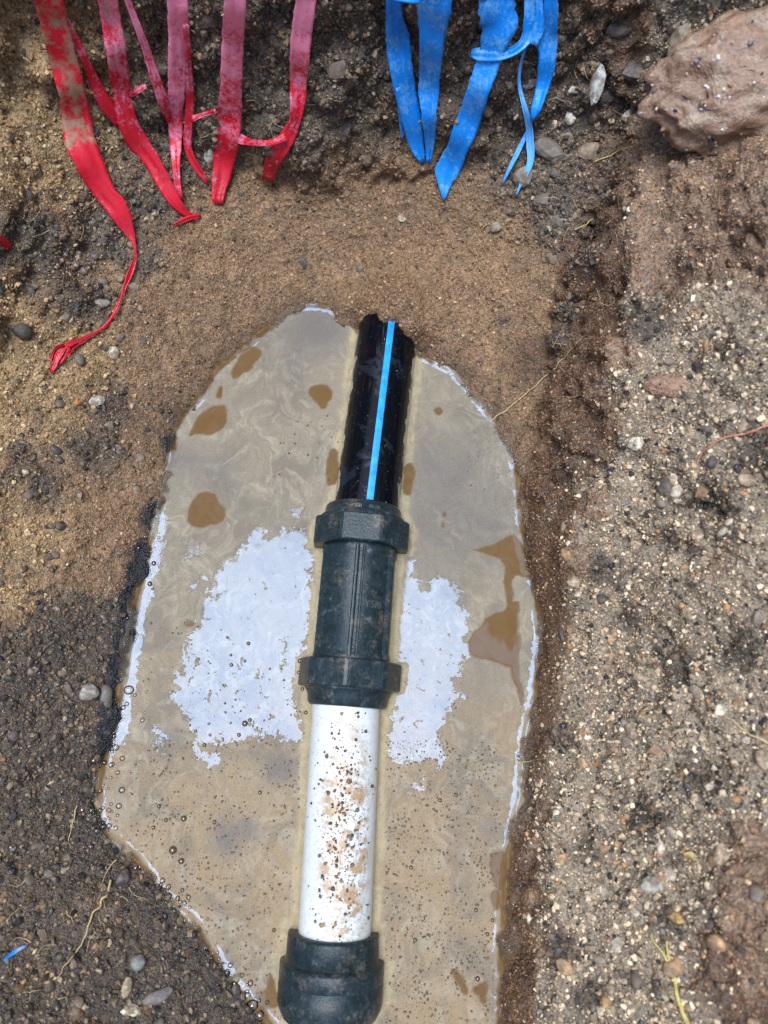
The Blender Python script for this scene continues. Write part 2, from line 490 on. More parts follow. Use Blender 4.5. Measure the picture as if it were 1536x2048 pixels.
# normals from the height grid, then push the surface in and out along them
Z = gz.reshape(ny, nx)
dzdy, dzdx = np.gradient(Z, ys, xs)
NR = np.stack([-dzdx.ravel(), -dzdy.ravel(), np.ones(nx * ny)], 1)
NR /= np.linalg.norm(NR, axis=1)[:, None]
steep = 1 - NR[:, 2]
nearshore = sstep(0.0, 0.03, gsd)
lump = fbm(V, 16, 3, 33) * 0.016 * sstep(0.2, 0.5, steep) + fbm(V, 38, 4, 31) * 0.017 * sstep(0.12, 0.5, steep) + fbm(V, 110, 4, 41) * 0.0052 * (0.55 + sstep(0.1, 0.5, steep)) * (0.3 + 0.7 * nearshore) + fbm(V, 330, 2, 51) * 0.0016
ledge = np.maximum(0, fbm(V * np.array([1, .5, 1]), 22, 2, 61)) * 0.02 * sstep(0.3, 0.6, steep)
crk = fbm(V, 17, 3, 81)
ledge = ledge - 0.013 * np.exp(-(crk / 0.045) ** 2) * sstep(0.2, 0.4, steep) * (gx > 0.1) * sstep(-0.2, 0.3, fbm(V, 9, 2, 83))
inview = (np.abs(gx) < 1.2)
V = V + NR * ((lump + ledge) * (0.25 + 0.75 * nearshore) * inview)[:, None]
for bx, by, bz, br, bh in ((0.262, -0.115, 0.13, 0.045, 0.016), (0.275, -0.19, 0.13, 0.035, 0.012), (0.30, 0.36, 0.22, 0.05, 0.018), (0.26, 0.30, 0.16, 0.03, 0.008)):
    d2 = ((V[:, 0] - bx) ** 2 + (V[:, 1] - by) ** 2 + (V[:, 2] - bz) ** 2) / br ** 2
    V = V + NR * (bh * np.exp(-d2 ** 2) * (1 + 0.5 * fbm(V, 60, 3, 71)))[:, None]
i0 = (np.arange(ny - 1)[:, None] * nx + np.arange(nx - 1)[None, :]).ravel()
quads = np.stack([i0, i0 + 1, i0 + nx + 1, i0 + nx], 1)
bvh = BVHTree.FromPolygons([Vector(v) for v in V], quads.tolist())
CAM = Vector((0, 0, H))
def hit(px, py):
    d = ray(px, py).normalized()
    loc, nrm, idx, dist = bvh.ray_cast(CAM, d)
    if loc is None: return W(px, py), Vector((0, 0, 1))
    if nrm.dot(d) > 0: nrm = -nrm
    return loc, nrm

# soil kinds: 0 brown silt, 1 dark gravel, 2 tan sand, 3 pale mixed gravel, 4 dark clay and painted gully shade, 5 painted dark gap and reflection at the left shore
blobs = [
 (500,460,.10,0,1.6),(800,470,.12,0,1.8),(650,540,.10,0,1.4),(300,720,.05,0,1.2),(1060,880,.06,0,1.6),(1000,600,.06,0,1.5),(1120,820,.04,0,1.4),(1110,560,.04,0,1.0),(330,620,.05,0,1.2),(260,1060,.035,0,1.5),(200,1150,.03,0,1.0),
 (120,1330,.06,1,1.6),(60,1480,.07,1,1.6),(160,1650,.07,1,1.8),(60,1900,.09,1,1.2),(300,1900,.07,1,1.8),(450,2030,.05,1,1.8),(80,520,.05,1,1.2),(220,440,.04,1,1.6),(160,610,.03,1,1.1),(50,960,.04,1,1.0),(220,810,.03,1,1.0),(190,900,.03,1,1.0),(240,1250,.03,1,1.4),
 (700,160,.10,1,1.6),(1090,250,.08,1,1.8),(560,220,.08,1,1.5),(360,250,.08,1,1.3),(920,180,.06,1,1.5),(1150,420,.04,1,1.6),(1110,690,.018,1,1.5),(1010,640,.012,1,1.3),(1080,350,.03,1,1.5),(1160,500,.03,1,1.7),(1140,620,.02,1,1.4),(330,400,.03,1,1.3),(300,520,.02,1,1.0),
 (60,760,.06,2,1.6),(150,720,.05,2,1.3),(30,600,.05,2,1.0),(40,1060,.05,2,1.0),(20,120,.09,2,3.0),(70,40,.07,2,2.6),(20,280,.05,2,2.2),(60,330,.04,2,1.0),(30,1200,.03,2,1.0),(70,1950,.03,2,1.0),
 (1300,1000,.10,3,1.6),(1350,1400,.12,3,1.9),(1250,1700,.10,3,1.9),(1300,1950,.08,3,1.8),(1450,650,.06,3,1.6),(1380,860,.08,3,1.8),(1300,640,.04,3,1.2),
 (1225,560,.03,4,1.8),(1235,420,.03,4,1.4),(1120,1030,.03,4,1.6),(1150,880,.045,4,2.1),(1170,720,.04,4,2.1),(1180,600,.035,4,1.9),(1100,800,.045,4,1.9),(1090,960,.035,4,1.9),(1060,720,.03,4,1.4),(1085,1200,.016,4,1.5),(1060,1560,.016,4,1.5),(1052,1750,.022,4,1.9),(1035,1950,.022,4,1.9),(1400,540,.05,4,1.3),(1440,1940,.02,4,2.6),(1420,1980,.02,4,2.2),(1250,1180,.03,4,1.0),(1220,1330,.02,4,1.0),(1300,320,.05,6,2.4),(1450,360,.06,6,2.6),(1350,440,.04,6,2.2),(1480,480,.035,6,1.9),(1290,520,.025,6,2.2),(1530,560,.03,6,1.7),(1500,1800,.03,6,2.4),(1500,1700,.02,6,1.6),(1450,1900,.02,4,2.4),(1520,1950,.03,6,2.4),(1490,2040,.03,4,2.0),(1240,700,.02,6,1.8),(1225,850,.02,6,1.6),(1180,1000,.022,6,1.8),(1160,1120,.02,6,1.4),(1130,1250,.015,6,1.5),(1105,1420,.015,6,1.5),(1085,1620,.015,6,1.6),(1070,1800,.015,6,1.6),(1090,1900,.014,6,1.2),(1220,1330,.018,6,1.4),(1230,1500,.015,6,1.0),(1420,1130,.02,6,1.0),(1330,1220,.02,6,1.0),(1250,1240,.015,1,2.3),(1290,1640,.022,1,2.4),(1120,1900,.015,1,2.4),(1125,1480,.012,1,2.2),(1350,1330,.022,1,2.2),(1280,640,.02,1,2.2),(1400,1000,.022,1,2.2),(1200,1130,.014,1,2.2),(1480,1300,.022,1,2.2),(1330,1850,.016,1,2.2),(1180,1700,.018,1,2.0),(1280,900,.014,1,2.0),(1400,1550,.02,1,2.2),(1180,1990,.015,1,2.2),(1340,1080,.012,1,2.2),(1500,900,.02,1,2.2),(1450,700,.016,1,2.0),(1500,1700,.03,4,1.0),(1240,860,.02,4,1.2),  # dark clay blobs right of the pond also paint the gully's shade
 (310,1040,.013,5,6),(296,1100,.011,5,5),(282,1150,.011,5,6),(270,1195,.011,5,7),(262,1240,.011,5,7),(254,1285,.011,5,7),(246,1330,.011,5,7),(238,1375,.011,5,7),(230,1420,.011,5,7),(222,1465,.010,5,6),(214,1505,.009,5,5),(346,890,.008,5,4),(200,1640,.006,5,2.4),  # shore band: shadow gap and dark reflection painted as near-black soil
]
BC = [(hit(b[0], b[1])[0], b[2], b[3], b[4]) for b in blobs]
def zones(P):
    w = np.zeros((len(P), 7))
    xr = np.interp(P[:, 1], RY, RX)
    rmask = sstep(-0.004, 0.006, P[:, 0] - xr)
    hcl = np.interp(P[:, 1], RY, RH)
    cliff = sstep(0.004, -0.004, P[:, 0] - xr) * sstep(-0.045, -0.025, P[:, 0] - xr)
    w[:, 0] = 0.55 * (1 - rmask); w[:, 3] = 0.75 * rmask
    w[:, 1] += 0.55 * sstep(0.48, 0.55, P[:, 1]) * (1 - 0.6 * rmask) + 0.3 * sstep(-0.1, -0.2, P[:, 0])
    w[:, 2] += 0.35 * sstep(-0.2, -0.35, P[:, 0])
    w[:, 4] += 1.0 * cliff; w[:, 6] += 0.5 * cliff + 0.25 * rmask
    for c, r, k, a in BC:
        d2 = (P[:, 0] - c.x) ** 2 + (P[:, 1] - c.y) ** 2 + (P[:, 2] - c.z) ** 2
        w[:, k] = np.maximum(w[:, k], a * np.exp(-d2 / (r * r)))
    for k in range(7):
        w[:, k] *= 1 + 0.55 * fbm(P, 42, 3, 100 + k * 7)
        w[:, k] = np.maximum(w[:, k], 0.01)
    w = w ** 4
    return w / w.sum(1)[:, None]
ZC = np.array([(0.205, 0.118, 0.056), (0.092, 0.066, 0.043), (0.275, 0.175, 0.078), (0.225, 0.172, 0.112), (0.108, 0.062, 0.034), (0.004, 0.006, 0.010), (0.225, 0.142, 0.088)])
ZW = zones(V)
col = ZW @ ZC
col *= (1 - 0.34 * ZW[:, 1] * sstep(0.44, 0.36, V[:, 1]))[:, None]
col *= (1 + 0.32 * fbm(V, 60, 4, 200) + 0.30 * fbm(V, 17, 3, 202))[:, None]
fringe = sstep(0.016, 0.002, V[:, 2] + fbm(V, 90, 3, 205) * 0.006)   # soaked soil along the waterline
col *= (1 - 0.38 * fringe)[:, None]
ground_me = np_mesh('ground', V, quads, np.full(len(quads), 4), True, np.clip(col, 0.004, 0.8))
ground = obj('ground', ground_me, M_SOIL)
tag(ground, kind='structure')

# ------------------------------------------------------------------ loose grains
t_ = (1 + 5 ** .5) / 2
ICO_V = np.array([(-1, t_, 0), (1, t_, 0), (-1, -t_, 0), (1, -t_, 0), (0, -1, t_), (0, 1, t_), (0, -1, -t_), (0, 1, -t_), (t_, 0, -1), (t_, 0, 1), (-t_, 0, -1), (-t_, 0, 1)]); ICO_V /= np.linalg.norm(ICO_V[0])
ICO_F = np.array([(0, 11, 5), (0, 5, 1), (0, 1, 7), (0, 7, 10), (0, 10, 11), (1, 5, 9), (5, 11, 4), (11, 10, 2), (10, 7, 6), (7, 1, 8), (3, 9, 4), (3, 4, 2), (3, 2, 6), (3, 6, 8), (3, 8, 9), (4, 9, 5), (2, 4, 11), (6, 2, 10), (8, 6, 7), (9, 8, 1)])
OCT_V = np.array([(1, 0, 0), (-1, 0, 0), (0, 1, 0), (0, -1, 0), (0, 0, 1), (0, 0, -1)], float)
OCT_F = np.array([(0, 2, 4), (2, 1, 4), (1, 3, 4), (3, 0, 4), (2, 0, 5), (1, 2, 5), (3, 1, 5), (0, 3, 5)])
def rand_rot(n):
    q = rng.normal(size=(n, 4)); q /= np.linalg.norm(q, axis=1)[:, None]
    w, x, y, z = q.T
    return np.stack([np.stack([1 - 2 * (y * y + z * z), 2 * (x * y - z * w), 2 * (x * z + y * w)], 1),
                     np.stack([2 * (x * y + z * w), 1 - 2 * (x * x + z * z), 2 * (y * z - x * w)], 1),
                     np.stack([2 * (x * z - y * w), 2 * (y * z + x * w), 1 - 2 * (x * x + y * y)], 1)], 1)
def grains(name, centers, radii, colors, base_v, base_f, mat, aniso=(0.42, 1.05), jitter=0.33, smooth=False, parent=None):
    n, k = len(centers), len(base_v)
    sc = rng.uniform(aniso[0], aniso[1], (n, 3)) * radii[:, None] * 1.25
    v = base_v[None] * (1 + rng.uniform(-jitter, jitter, (n, k, 1))) * sc[:, None, :]
    v = np.einsum('nij,nkj->nki', rand_rot(n), v) + centers[:, None, :]
    f = (base_f[None] + (np.arange(n) * k)[:, None, None]).reshape(-1, 3)
    me = np_mesh(name, v.reshape(-1, 3), f, np.full(len(f), 3), smooth, np.repeat(colors, k, 0))
    o = obj(name, me, mat, parent)
    return o
PAL = [  # colours and chances of the grains of each soil kind
 ([(0.21,0.138,0.092),(0.29,0.205,0.14),(0.12,0.080,0.055),(0.38,0.30,0.22),(0.06,0.052,0.047)], [.40,.24,.22,.07,.07]),
 ([(0.115,0.097,0.08),(0.06,0.056,0.055),(0.20,0.165,0.13),(0.028,0.030,0.034),(0.33,0.29,0.235),(0.20,0.13,0.08)], [.32,.22,.20,.12,.05,.09]),
 ([(0.30,0.20,0.11),(0.37,0.28,0.18),(0.20,0.15,0.10),(0.05,0.048,0.046),(0.46,0.39,0.29)], [.42,.24,.16,.10,.08]),
 ([(0.44,0.37,0.285),(0.31,0.27,0.225),(0.60,0.54,0.46),(0.17,0.165,0.17),(0.030,0.032,0.040),(0.32,0.18,0.095),(0.62,0.58,0.52)], [.24,.20,.18,.14,.14,.06,.04]),
 ([(0.15,0.085,0.050),(0.19,0.115,0.070),(0.11,0.062,0.038),(0.36,0.29,0.22)], [.5,.27,.18,.05]),
 ([(0.015,0.016,0.020),(0.04,0.04,0.045)], [.75,.25]),
 ([(0.23,0.15,0.10),(0.30,0.21,0.14),(0.15,0.10,0.07),(0.44,0.37,0.30)], [.5,.25,.17,.08])]
SIZE = [(0.0007, 0.0020), (0.0009, 0.0032), (0.0009, 0.0026), (0.0008, 0.0025), (0.0007, 0.0018), (0.0005, 0.0010), (0.0006, 0.0020)]
A, B, C_, D = (V[quads[:, k]] for k in range(4))
area = np.linalg.norm(np.cross(C_ - A, D - B), axis=1) * 0.5
cen = (A + C_) * 0.5
fn = np.cross(C_ - A, D - B); fn /= np.linalg.norm(fn, axis=1)[:, None] + 1e-12
vis = (np.abs(cen[:, 0]) < 0.44) & (cen[:, 1] > -0.40) & (cen[:, 1] < 0.66) & (cen[:, 2] > -0.006) & (cen[:, 2] < 0.40)
wgt = np.where(vis, area, 0)
# the parts in the picture get most of the grains
cx, cy, cz = cen[:, 0], cen[:, 1], cen[:, 2] - H
dep = -(cz * CT) + cy * ST
ux = cx / np.maximum(dep, .05); uy = (cy * CT + cz * ST) / np.maximum(dep, .05)
wgt = wgt * np.where((np.abs(ux) < 0.56) & (np.abs(uy) < 0.74), 1.0, 0.3)
wgt /= wgt.sum()
def scatter(n, big):
    idx = rng.choice(len(quads), n, p=wgt)
    u, v = rng.random((2, n, 1))
    P = (A[idx] * (1 - u) + B[idx] * u) * (1 - v) + (D[idx] * (1 - u) + C_[idx] * u) * v
    zw = ZW[quads[idx, 0]]
    kind = (np.cumsum(zw, 1) > rng.random((n, 1))).argmax(1)
    colr = np.zeros((n, 3)); rad = np.zeros(n)
    for k in range(7):
        s = np.where(kind == k)[0]
        if not len(s): continue
        pc, pp = PAL[k]
        colr[s] = np.array(pc)[rng.choice(len(pc), len(s), p=np.array(pp) / sum(pp))]
        a, b = SIZE[k]
        e = rng.random(len(s)) ** ((3.4 if k == 0 else 2.4) if big else 3.5)
        rad[s] = (a + (b - a) * e) if big else (a * 0.75 + (b - a) * 0.35 * e)
    colr *= rng.uniform(0.70, 1.28, (n, 1)) * np.array([1.07, 0.92, 0.70])
    colr *= np.where((kind == 1) & (P[:, 1] < 0.42), 0.74, 1.0)[:, None]
    rad = np.where(kind == 5, rad * 0.3, rad)
    fz = sstep(0.014, 0.002, P[:, 2])[:, None]
    colr *= 1 - 0.3 * fz
    P = P + fn[idx] * (rad * rng.uniform(-0.35, 0.4, n))[:, None]
    return P, rad, colr
P, r_, c_ = scatter(62000, True)
g = grains('gravel', P, r_, c_, ICO_V, ICO_F, M_GRAIN)
tag(g, 'wet brown, grey and tan grit covering the trench sides', 'gravel', kind='stuff')
P, r_, c_ = scatter(80000, False)
g = grains('sand_grains', P, r_, c_, OCT_V, OCT_F, M_GRAIN, (0.6, 1.0), 0.25)
tag(g, 'fine wet sand and crumbs of soil on the trench sides', 'sand', kind='stuff')

# ------------------------------------------------------------------ pebbles bedded in the soil (pieces of the ground)
def stone_mesh(name, seed, flat=0.7, sub=2, rough=0.22, angular=False):
    bm = bmesh.new()
    bmesh.ops.create_icosphere(bm, subdivisions=sub, radius=1.0)
    co = np.array([v.co for v in bm.verts])
    d = 1 + rough * fbm(co, 1.1, 2, seed) + 0.08 * fbm(co, 3.2, 2, seed + 3)
    if angular:
        r2 = np.random.default_rng(seed)
        for _ in range(7):
            n = r2.normal(size=3); n /= np.linalg.norm(n)
            h = r2.uniform(0.55, 0.85)
            dd = co @ n
            d = np.where(dd * d > h, h / np.maximum(dd, 1e-3), d)
    for v, k in zip(bm.verts, d):
        v.co = v.co * k
        v.co.z *= flat
    me = bpy.data.meshes.new(name)
    bm.to_mesh(me); bm.free()
    me.polygons.foreach_set('use_smooth', np.full(len(me.polygons), not angular))
    me.materials.append(M_STONE)
    return me
ROUND = [stone_mesh('pebble', 300 + k * 11, 0.65 + 0.05 * k, 2, 0.3) for k in range(4)]
ANG = [stone_mesh('pebble', 500 + k * 11, 0.7, 2, 0.35, True) for k in range(4)]
def place_stone(name, me, loc, nrm, rx, ry, rz, colour, parent=None, sink=0.25, spin=None):
    o = bpy.data.objects.new(name, me)
    q = nrm.to_track_quat('Z', 'Y')
    o.rotation_mode = 'QUATERNION'
    o.rotation_quaternion = q @ Euler((rng.uniform(-.25, .25), rng.uniform(-.25, .25), rng.uniform(0, 6.28) if spin is None else spin)).to_quaternion()
    o.scale = (rx, ry, rz)
    o.location = loc + nrm * (rz * (0.65 - sink))
    o.color = (*colour, 1)
    return link(o, parent)
cand = 0
PEB = [((0.06,0.06,0.065), .30), ((0.13,0.115,0.10), .34), ((0.24,0.19,0.14), .15), ((0.38,0.33,0.26), .05), ((0.025,0.027,0.032), .16)]
areas = [(0, 380, 330, 1000, 70), (0, 1050, 230, 1500, 50), (0, 1500, 520, 2048, 90), (1110, 950, 1536, 2048, 120), (1250, 600, 1536, 1000, 22), (950, 60, 1230, 480, 46), (330, 10, 760, 330, 60), (120, 60, 330, 330, 16), (400, 350, 1150, 600, 12)]
for x0, y0, x1, y1, n in areas:
    for _ in range(n):
        px, py = rng.uniform(x0, x1), rng.uniform(y0, y1)
        loc, nrm = hit(px, py)
        if loc.z < 0.001: continue
        s = 0.0022 + 0.0034 * rng.random() ** 2
        if py < 330: s *= 1.45
        c = PEB[rng.choice(5, p=[p for _, p in PEB])][0]
        if px > 1080 and py > 560: c = [(0.05,0.05,0.055),(0.20,0.18,0.155),(0.42,0.34,0.25),(0.36,0.24,0.14),(0.50,0.46,0.39)][rng.integers(5)]; s *= rng.uniform(.8, 1.5)
        if px < 520 and py > 1000: c = tuple(0.72 * q for q in c); s *= 0.85
        me = (ROUND if rng.random() < .55 and not (py < 480 and px > 330) else ANG)[rng.integers(4)]
        place_stone('pebble', me, loc, nrm, s * rng.uniform(.9, 1.4), s * rng.uniform(.7, 1.1), s * rng.uniform(.6, .9), tuple(np.array(c) * rng.uniform(.8, 1.25)), ground, 0.55)

# ------------------------------------------------------------------ the pipe line (geometry first: the water needs its outline)
ZA = 0.006
def pt(px, py, z=ZA): return W(px, py, z)
white_a, white_b = pt(657, 2110), pt(694, 1385)
coup_a, coup_b = pt(694.5, 1412), pt(728, 1012)
black_a, black_b = pt(727, 1060), pt(779, 640, 0.0)
black_b = black_b + (black_b - black_a).normalized() * 0.018
low_a, low_b = pt(654, 2120), pt(668, 1850)
def frame(a, b):
    d = (b - a).normalized()
    s = d.cross(Vector((0, 0, 1))).normalized()
    u = s.cross(d).normalized()
    return d, s, u
def station(a, b, py):
    """distance along the axis from a of the point that the photograph shows at row py"""
    lo, hi = -0.3, (b - a).length + 0.3
    d = (b - a).normalized()
    for _ in range(50):
        mid = (lo + hi) / 2
        p = a + d * mid - CAM
        row = 1024 - FPX * (p.y * CT + p.z * ST) / (-(p.z * CT) + p.y * ST)
        if row > py: lo = mid
        else: hi = mid
    return (lo + hi) / 2
def lathe(name, a, b, prof, seg=64, sides=None, phase=0.0, attr_fn=None, rnd=0.0, smooth=True, cap=True, wob=0.0, ang=None):
    """prof: list of (distance, radius); sides: polygonal cross-section; angle 0 is straight up"""
    d, s, u = frame(a, b)
    co = []; hts = []
    th = np.linspace(0, 2 * math.pi, seg, endpoint=False)
    if ang is not None: th = np.array(ang)
    for t, r in prof:
        for k in th:
            rr = r
            if sides:
                w = 2 * math.pi / sides
                ph = (k - phase + w / 2) % w - w / 2
                rr = min(r, r * math.cos(w / 2) / math.cos(ph) * 1.0)
                rr = min(rr, r * 0.985)
            p = a + d * t + (u * math.cos(k) + s * math.sin(k)) * rr
            co.append(p); hts.append(math.cos(k))
    seg = len(th)
    n = len(prof)
    faces = []; cnt = []
    for i in range(n - 1):
        for j in range(seg):
            j2 = (j + 1) % seg
            faces += [i * seg + j, i * seg + j2, (i + 1) * seg + j2, (i + 1) * seg + j]; cnt.append(4)
    if cap:
        faces += list(range(seg - 1, -1, -1)); cnt.append(seg)
        faces += [(n - 1) * seg + j for j in range(seg)]; cnt.append(seg)
    co = np.array(co)
    if wob: co = co + fbm(co, 60, 3, 5)[:, None] * wob
    hts = np.array(hts)
    attrs = {}
    if attr_fn: attrs = attr_fn(co, hts)
    else: attrs = {'foam': np.clip(0.9 - (co[:, 2]) / 0.012, 0, 1) * 0.6}
    me = np_mesh(name, co, faces, cnt, smooth, None, attrs)
    return me
def chamf(t0, t1, r, c=0.0018, r0=None, r1=None):
    return [(t0, (r0 or r - c * 1.4)), (t0 + c * .35, r - c * .4), (t0 + c, r), (t1 - c, r), (t1 - c * .35, r - c * .4), (t1, (r1 or r - c * 1.4))]

pipe = empty('water_pipe', W(700, 1400, -0.03))
tag(pipe, 'pipe run of black, dark green and white plastic half sunk in muddy water', 'pipe')

# white length
L1 = (white_b - white_a).length
wst = np.linspace(0.0, L1, 60)
def white_attr(co, h):
    mid = np.array(W(690, 1680, 0.036)); mid2 = np.array(W(690, 1830, .036))
    d = np.sqrt(((co[:, 0] - mid[0]) / 0.021) ** 2 + ((co[:, 1] - mid[1]) / 0.085) ** 2)
    m = np.clip(1.25 - d, 0, 1) * np.clip(h * 2.2 - 0.4, 0, 1)
    return {'mud': m + 0.12 * np.clip(h, 0, 1), 'line': np.clip(1 - (co[:, 2] - 0.002) / 0.012, 0, 1)}
white = obj('white_pipe', lathe('white_pipe', white_a, white_b, [(t, 0.0300) for t in wst], 72, attr_fn=white_attr), M_WHITE, pipe)
white['label'] = 'white plastic pipe length flecked with mud'
# crumbs of dirt stuck on it: one part
dW, sW, uW = frame(white_a, white_b)
nC = 430
tt = rng.uniform(station(white_a, white_b, 1890), station(white_a, white_b, 1425), nC)
aa = rng.normal(0.05, 0.55, nC); aa = np.clip(aa, -1.35, 1.35)
kk = rng.random(nC)
tm = station(white_a, white_b, 1650)
sel = kk < .55
tt[sel] = tm + rng.normal(0, 0.045, sel.sum()); aa[sel] = rng.normal(0.12, 0.26, sel.sum())
tt = np.clip(tt, station(white_a, white_b, 1885), station(white_a, white_b, 1425))
rad = 0.0004 + 0.0013 * rng.random(nC) ** 3.0 + np.where(sel, 0.0004 * rng.random(nC), 0)
cen_ = np.array([white_a + dW * t + (uW * math.cos(a) + sW * math.sin(a)) * 0.0302 for t, a in zip(tt, aa)])
cols = np.array([(0.06, 0.05, 0.042), (0.16, 0.09, 0.045), (0.10, 0.075, 0.055), (0.27, 0.19, 0.11)])[rng.choice(4, nC, p=[.35, .3, .2, .15])]
cr = grains('dirt_crumbs', cen_, rad, cols, ICO_V, ICO_F, M_GRAIN, (0.6, 1.1), 0.25)
cr.parent = white; cr['kind'] = 'stuff'

# main coupling
d, s, u = frame(coup_a, coup_b)
S = lambda py: station(coup_a, coup_b, py)
body = obj('coupling_body', lathe('coupling_body', coup_a, coup_b,
      [(S(1330), .0335), (S(1320), .0352), (S(1312), .0345), (S(1304), .0336), (S(1210), .0334), (S(1118), .0332), (S(1112), .0345), (S(1102), .0350), (S(1090), .0335)], 72), M_GREEN, pipe)
body['label'] = 'dark green ribbed coupling body between two nuts'
def bar_on(name, a, b, t0, t1, angle, r0, r1, w, parent, mat):
    """a rib along the axis"""
    d, s, u = frame(a, b)
    up = u * math.cos(angle) + s * math.sin(angle)
    sd = s * math.cos(angle) - u * math.sin(angle)
    co = []
    for t in np.linspace(t0, t1, 8):
        for (x, r) in ((-w, r0), (-w * .75, r1 - w * .3), (-w * .3, r1), (w * .3, r1), (w * .75, r1 - w * .3), (w, r0)):
            co.append(a + d * t + up * r + sd * x)
    f = []; c = []
    for i in range(7):
        for j in range(6):
            j2 = (j + 1) % 6
            f += [i * 6 + j, (i + 1) * 6 + j, (i + 1) * 6 + j2, i * 6 + j2]; c.append(4)
    f += [5, 4, 3, 2, 1, 0][::-1]; c.append(6); f += [42 + j for j in range(6)][::-1]; c.append(6)
    co = np.array(co)
    me = np_mesh(name, co, f, c, False, None, {'foam': np.zeros(len(co))})
    o = obj(name, me, mat); o.parent = parent
    return o
for k, an in enumerate((-1.0, -0.02, 1.0)):
    bar_on('rib', coup_a, coup_b, S(1318), S(1104), an, .0325, .0380, .0022, body, M_GREEN)
bar_on('rib', coup_a, coup_b, S(1318), S(1104), 0.15, .0325, .0362, .0013, body, M_GREEN)
def lettering(text, a, b, t, angle, radius, size, parent, along=False):
    cu = bpy.data.curves.new('lettering', 'FONT'); cu.body = text; cu.size = size; cu.extrude = 0.00025; cu.align_x = 'CENTER'; cu.resolution_u = 2
    to = bpy.data.objects.new('lettering_source', cu); scene.collection.objects.link(to)
    dg = bpy.context.evaluated_depsgraph_get(); dg.update()
    me = bpy.data.meshes.new_from_object(to.evaluated_get(dg))
    bpy.data.objects.remove(to); me.name = 'lettering'
    d, s, u = frame(a, b)
    for v in me.vertices:
        x, y, z = v.co
        th = angle + x / radius
        p = a + d * (t + y) + (u * math.cos(th) + s * math.sin(th)) * (radius + z)
        v.co = p
    me.materials.clear()
    o = obj('lettering', me, M_LETTER); o.parent = parent
    return o
lettering('YSI0', coup_a, coup_b, S(1222), 0.52, .0337, .0095, body)
def nut(t0, t1, r, phase, name='nut'):
    pr = chamf(t0, t1, r, .0016)
    th = np.linspace(0, 2 * math.pi, 96, endpoint=False)
    me = lathe(name, coup_a, coup_b, pr, 96, sides=8, phase=phase, smooth=False)
    o = obj(name, me, M_GREEN); o.parent = body
    return o
nut(S(1101), S(1047), .0470, 0.0 + 0.06)
nut(S(1378), S(1322), .0462, math.pi / 8 - 0.02)
me = lathe('collar', coup_a, coup_b, [(S(1060), .0405), (S(1040), .0398), (S(1034), .0362), (S(1022), .0356), (S(1018), .0346), (S(1018), .031)], 72)
c1 = obj('collar', me, M_GREEN); c1.parent = body
me = lathe('collar', coup_a, coup_b, [(S(1414), .0300), (S(1413), .0336), (S(1408), .0352), (S(1392), .0362), (S(1382), .0385), (S(1374), .0420)], 72)
c2 = obj('collar', me, M_GREEN); c2.parent = body
lettering('CHL   SUA', coup_a, coup_b, S(1037) , 0.1, .0362, .0060, c1)

# black length with the blue stripe
L2 = (black_b - black_a).length
def black_attr(co, h):
    side = np.clip((0.72 - h) / 0.45, 0, 1)
    return {'foam': side * 0.56 * sstep(0.0, 0.05, co[:, 1] - W(735, 1000).y + 0.05)}
black = obj('black_pipe', lathe('black_pipe', black_a, black_b, [(t, 0.0308) for t in np.linspace(0, L2, 50)], 72, attr_fn=black_attr), M_BLACK, pipe)
black['label'] = 'glossy black plastic pipe length running into the soil'
d2, s2, u2 = frame(black_a, black_b)
co = []
for t in np.linspace(0, L2 - 0.002, 40):
    for an in (-0.1, -0.05, 0.0, 0.05, 0.1):
        an2 = an + 0.13
        co.append(black_a + d2 * t + (u2 * math.cos(an2) + s2 * math.sin(an2)) * 0.0311)
f = []
for i in range(39):
    for j in range(4): f.append((i * 5 + j, i * 5 + j + 1, (i + 1) * 5 + j + 1, (i + 1) * 5 + j))
st = obj('stripe', np_mesh('stripe', np.array(co), np.array(f), np.full(len(f), 4), True), M_STRIPE); st.parent = black
st['label'] = 'bright blue stripe along the black pipe'
# droplets on the black pipe: one part
nD = 90
td = rng.uniform(station(black_a, black_b, 1005), station(black_a, black_b, 700), nD); ad = rng.normal(0.1, 0.5, nD)
cd = np.array([black_a + d2 * t + (u2 * math.cos(a) + s2 * math.sin(a)) * 0.0309 for t, a in zip(td, ad)])
dr = grains('droplets', cd, 0.0004 + 0.0007 * rng.random(nD) ** 2, np.full((nD, 3), .1), ICO_V, ICO_F, M_BUB, (0.9, 1.1), 0.0, True)
dr.parent = black; dr['kind'] = 'stuff'

# lower coupling
T = lambda py: station(low_a, low_b, py)
low = obj('end_coupling', lathe('end_coupling', low_a, low_b,
     [(T(2110), .0325), (T(2040), .0325), (T(2036), .0345), (T(2026), .0385), (T(2010), .0412), (T(1996), .0424), (T(1962), .0424), (T(1958), .0415), (T(1955), .0415), (T(1951), .0424), (T(1925), .0424), (T(1920), .0420), (T(1917), .0395), (T(1915), .0378), (T(1868), .0374), (T(1863), .0366), (T(1863), .0298)], 80), M_GREEN, pipe)
low['label'] = 'dark green end coupling stained with mud'

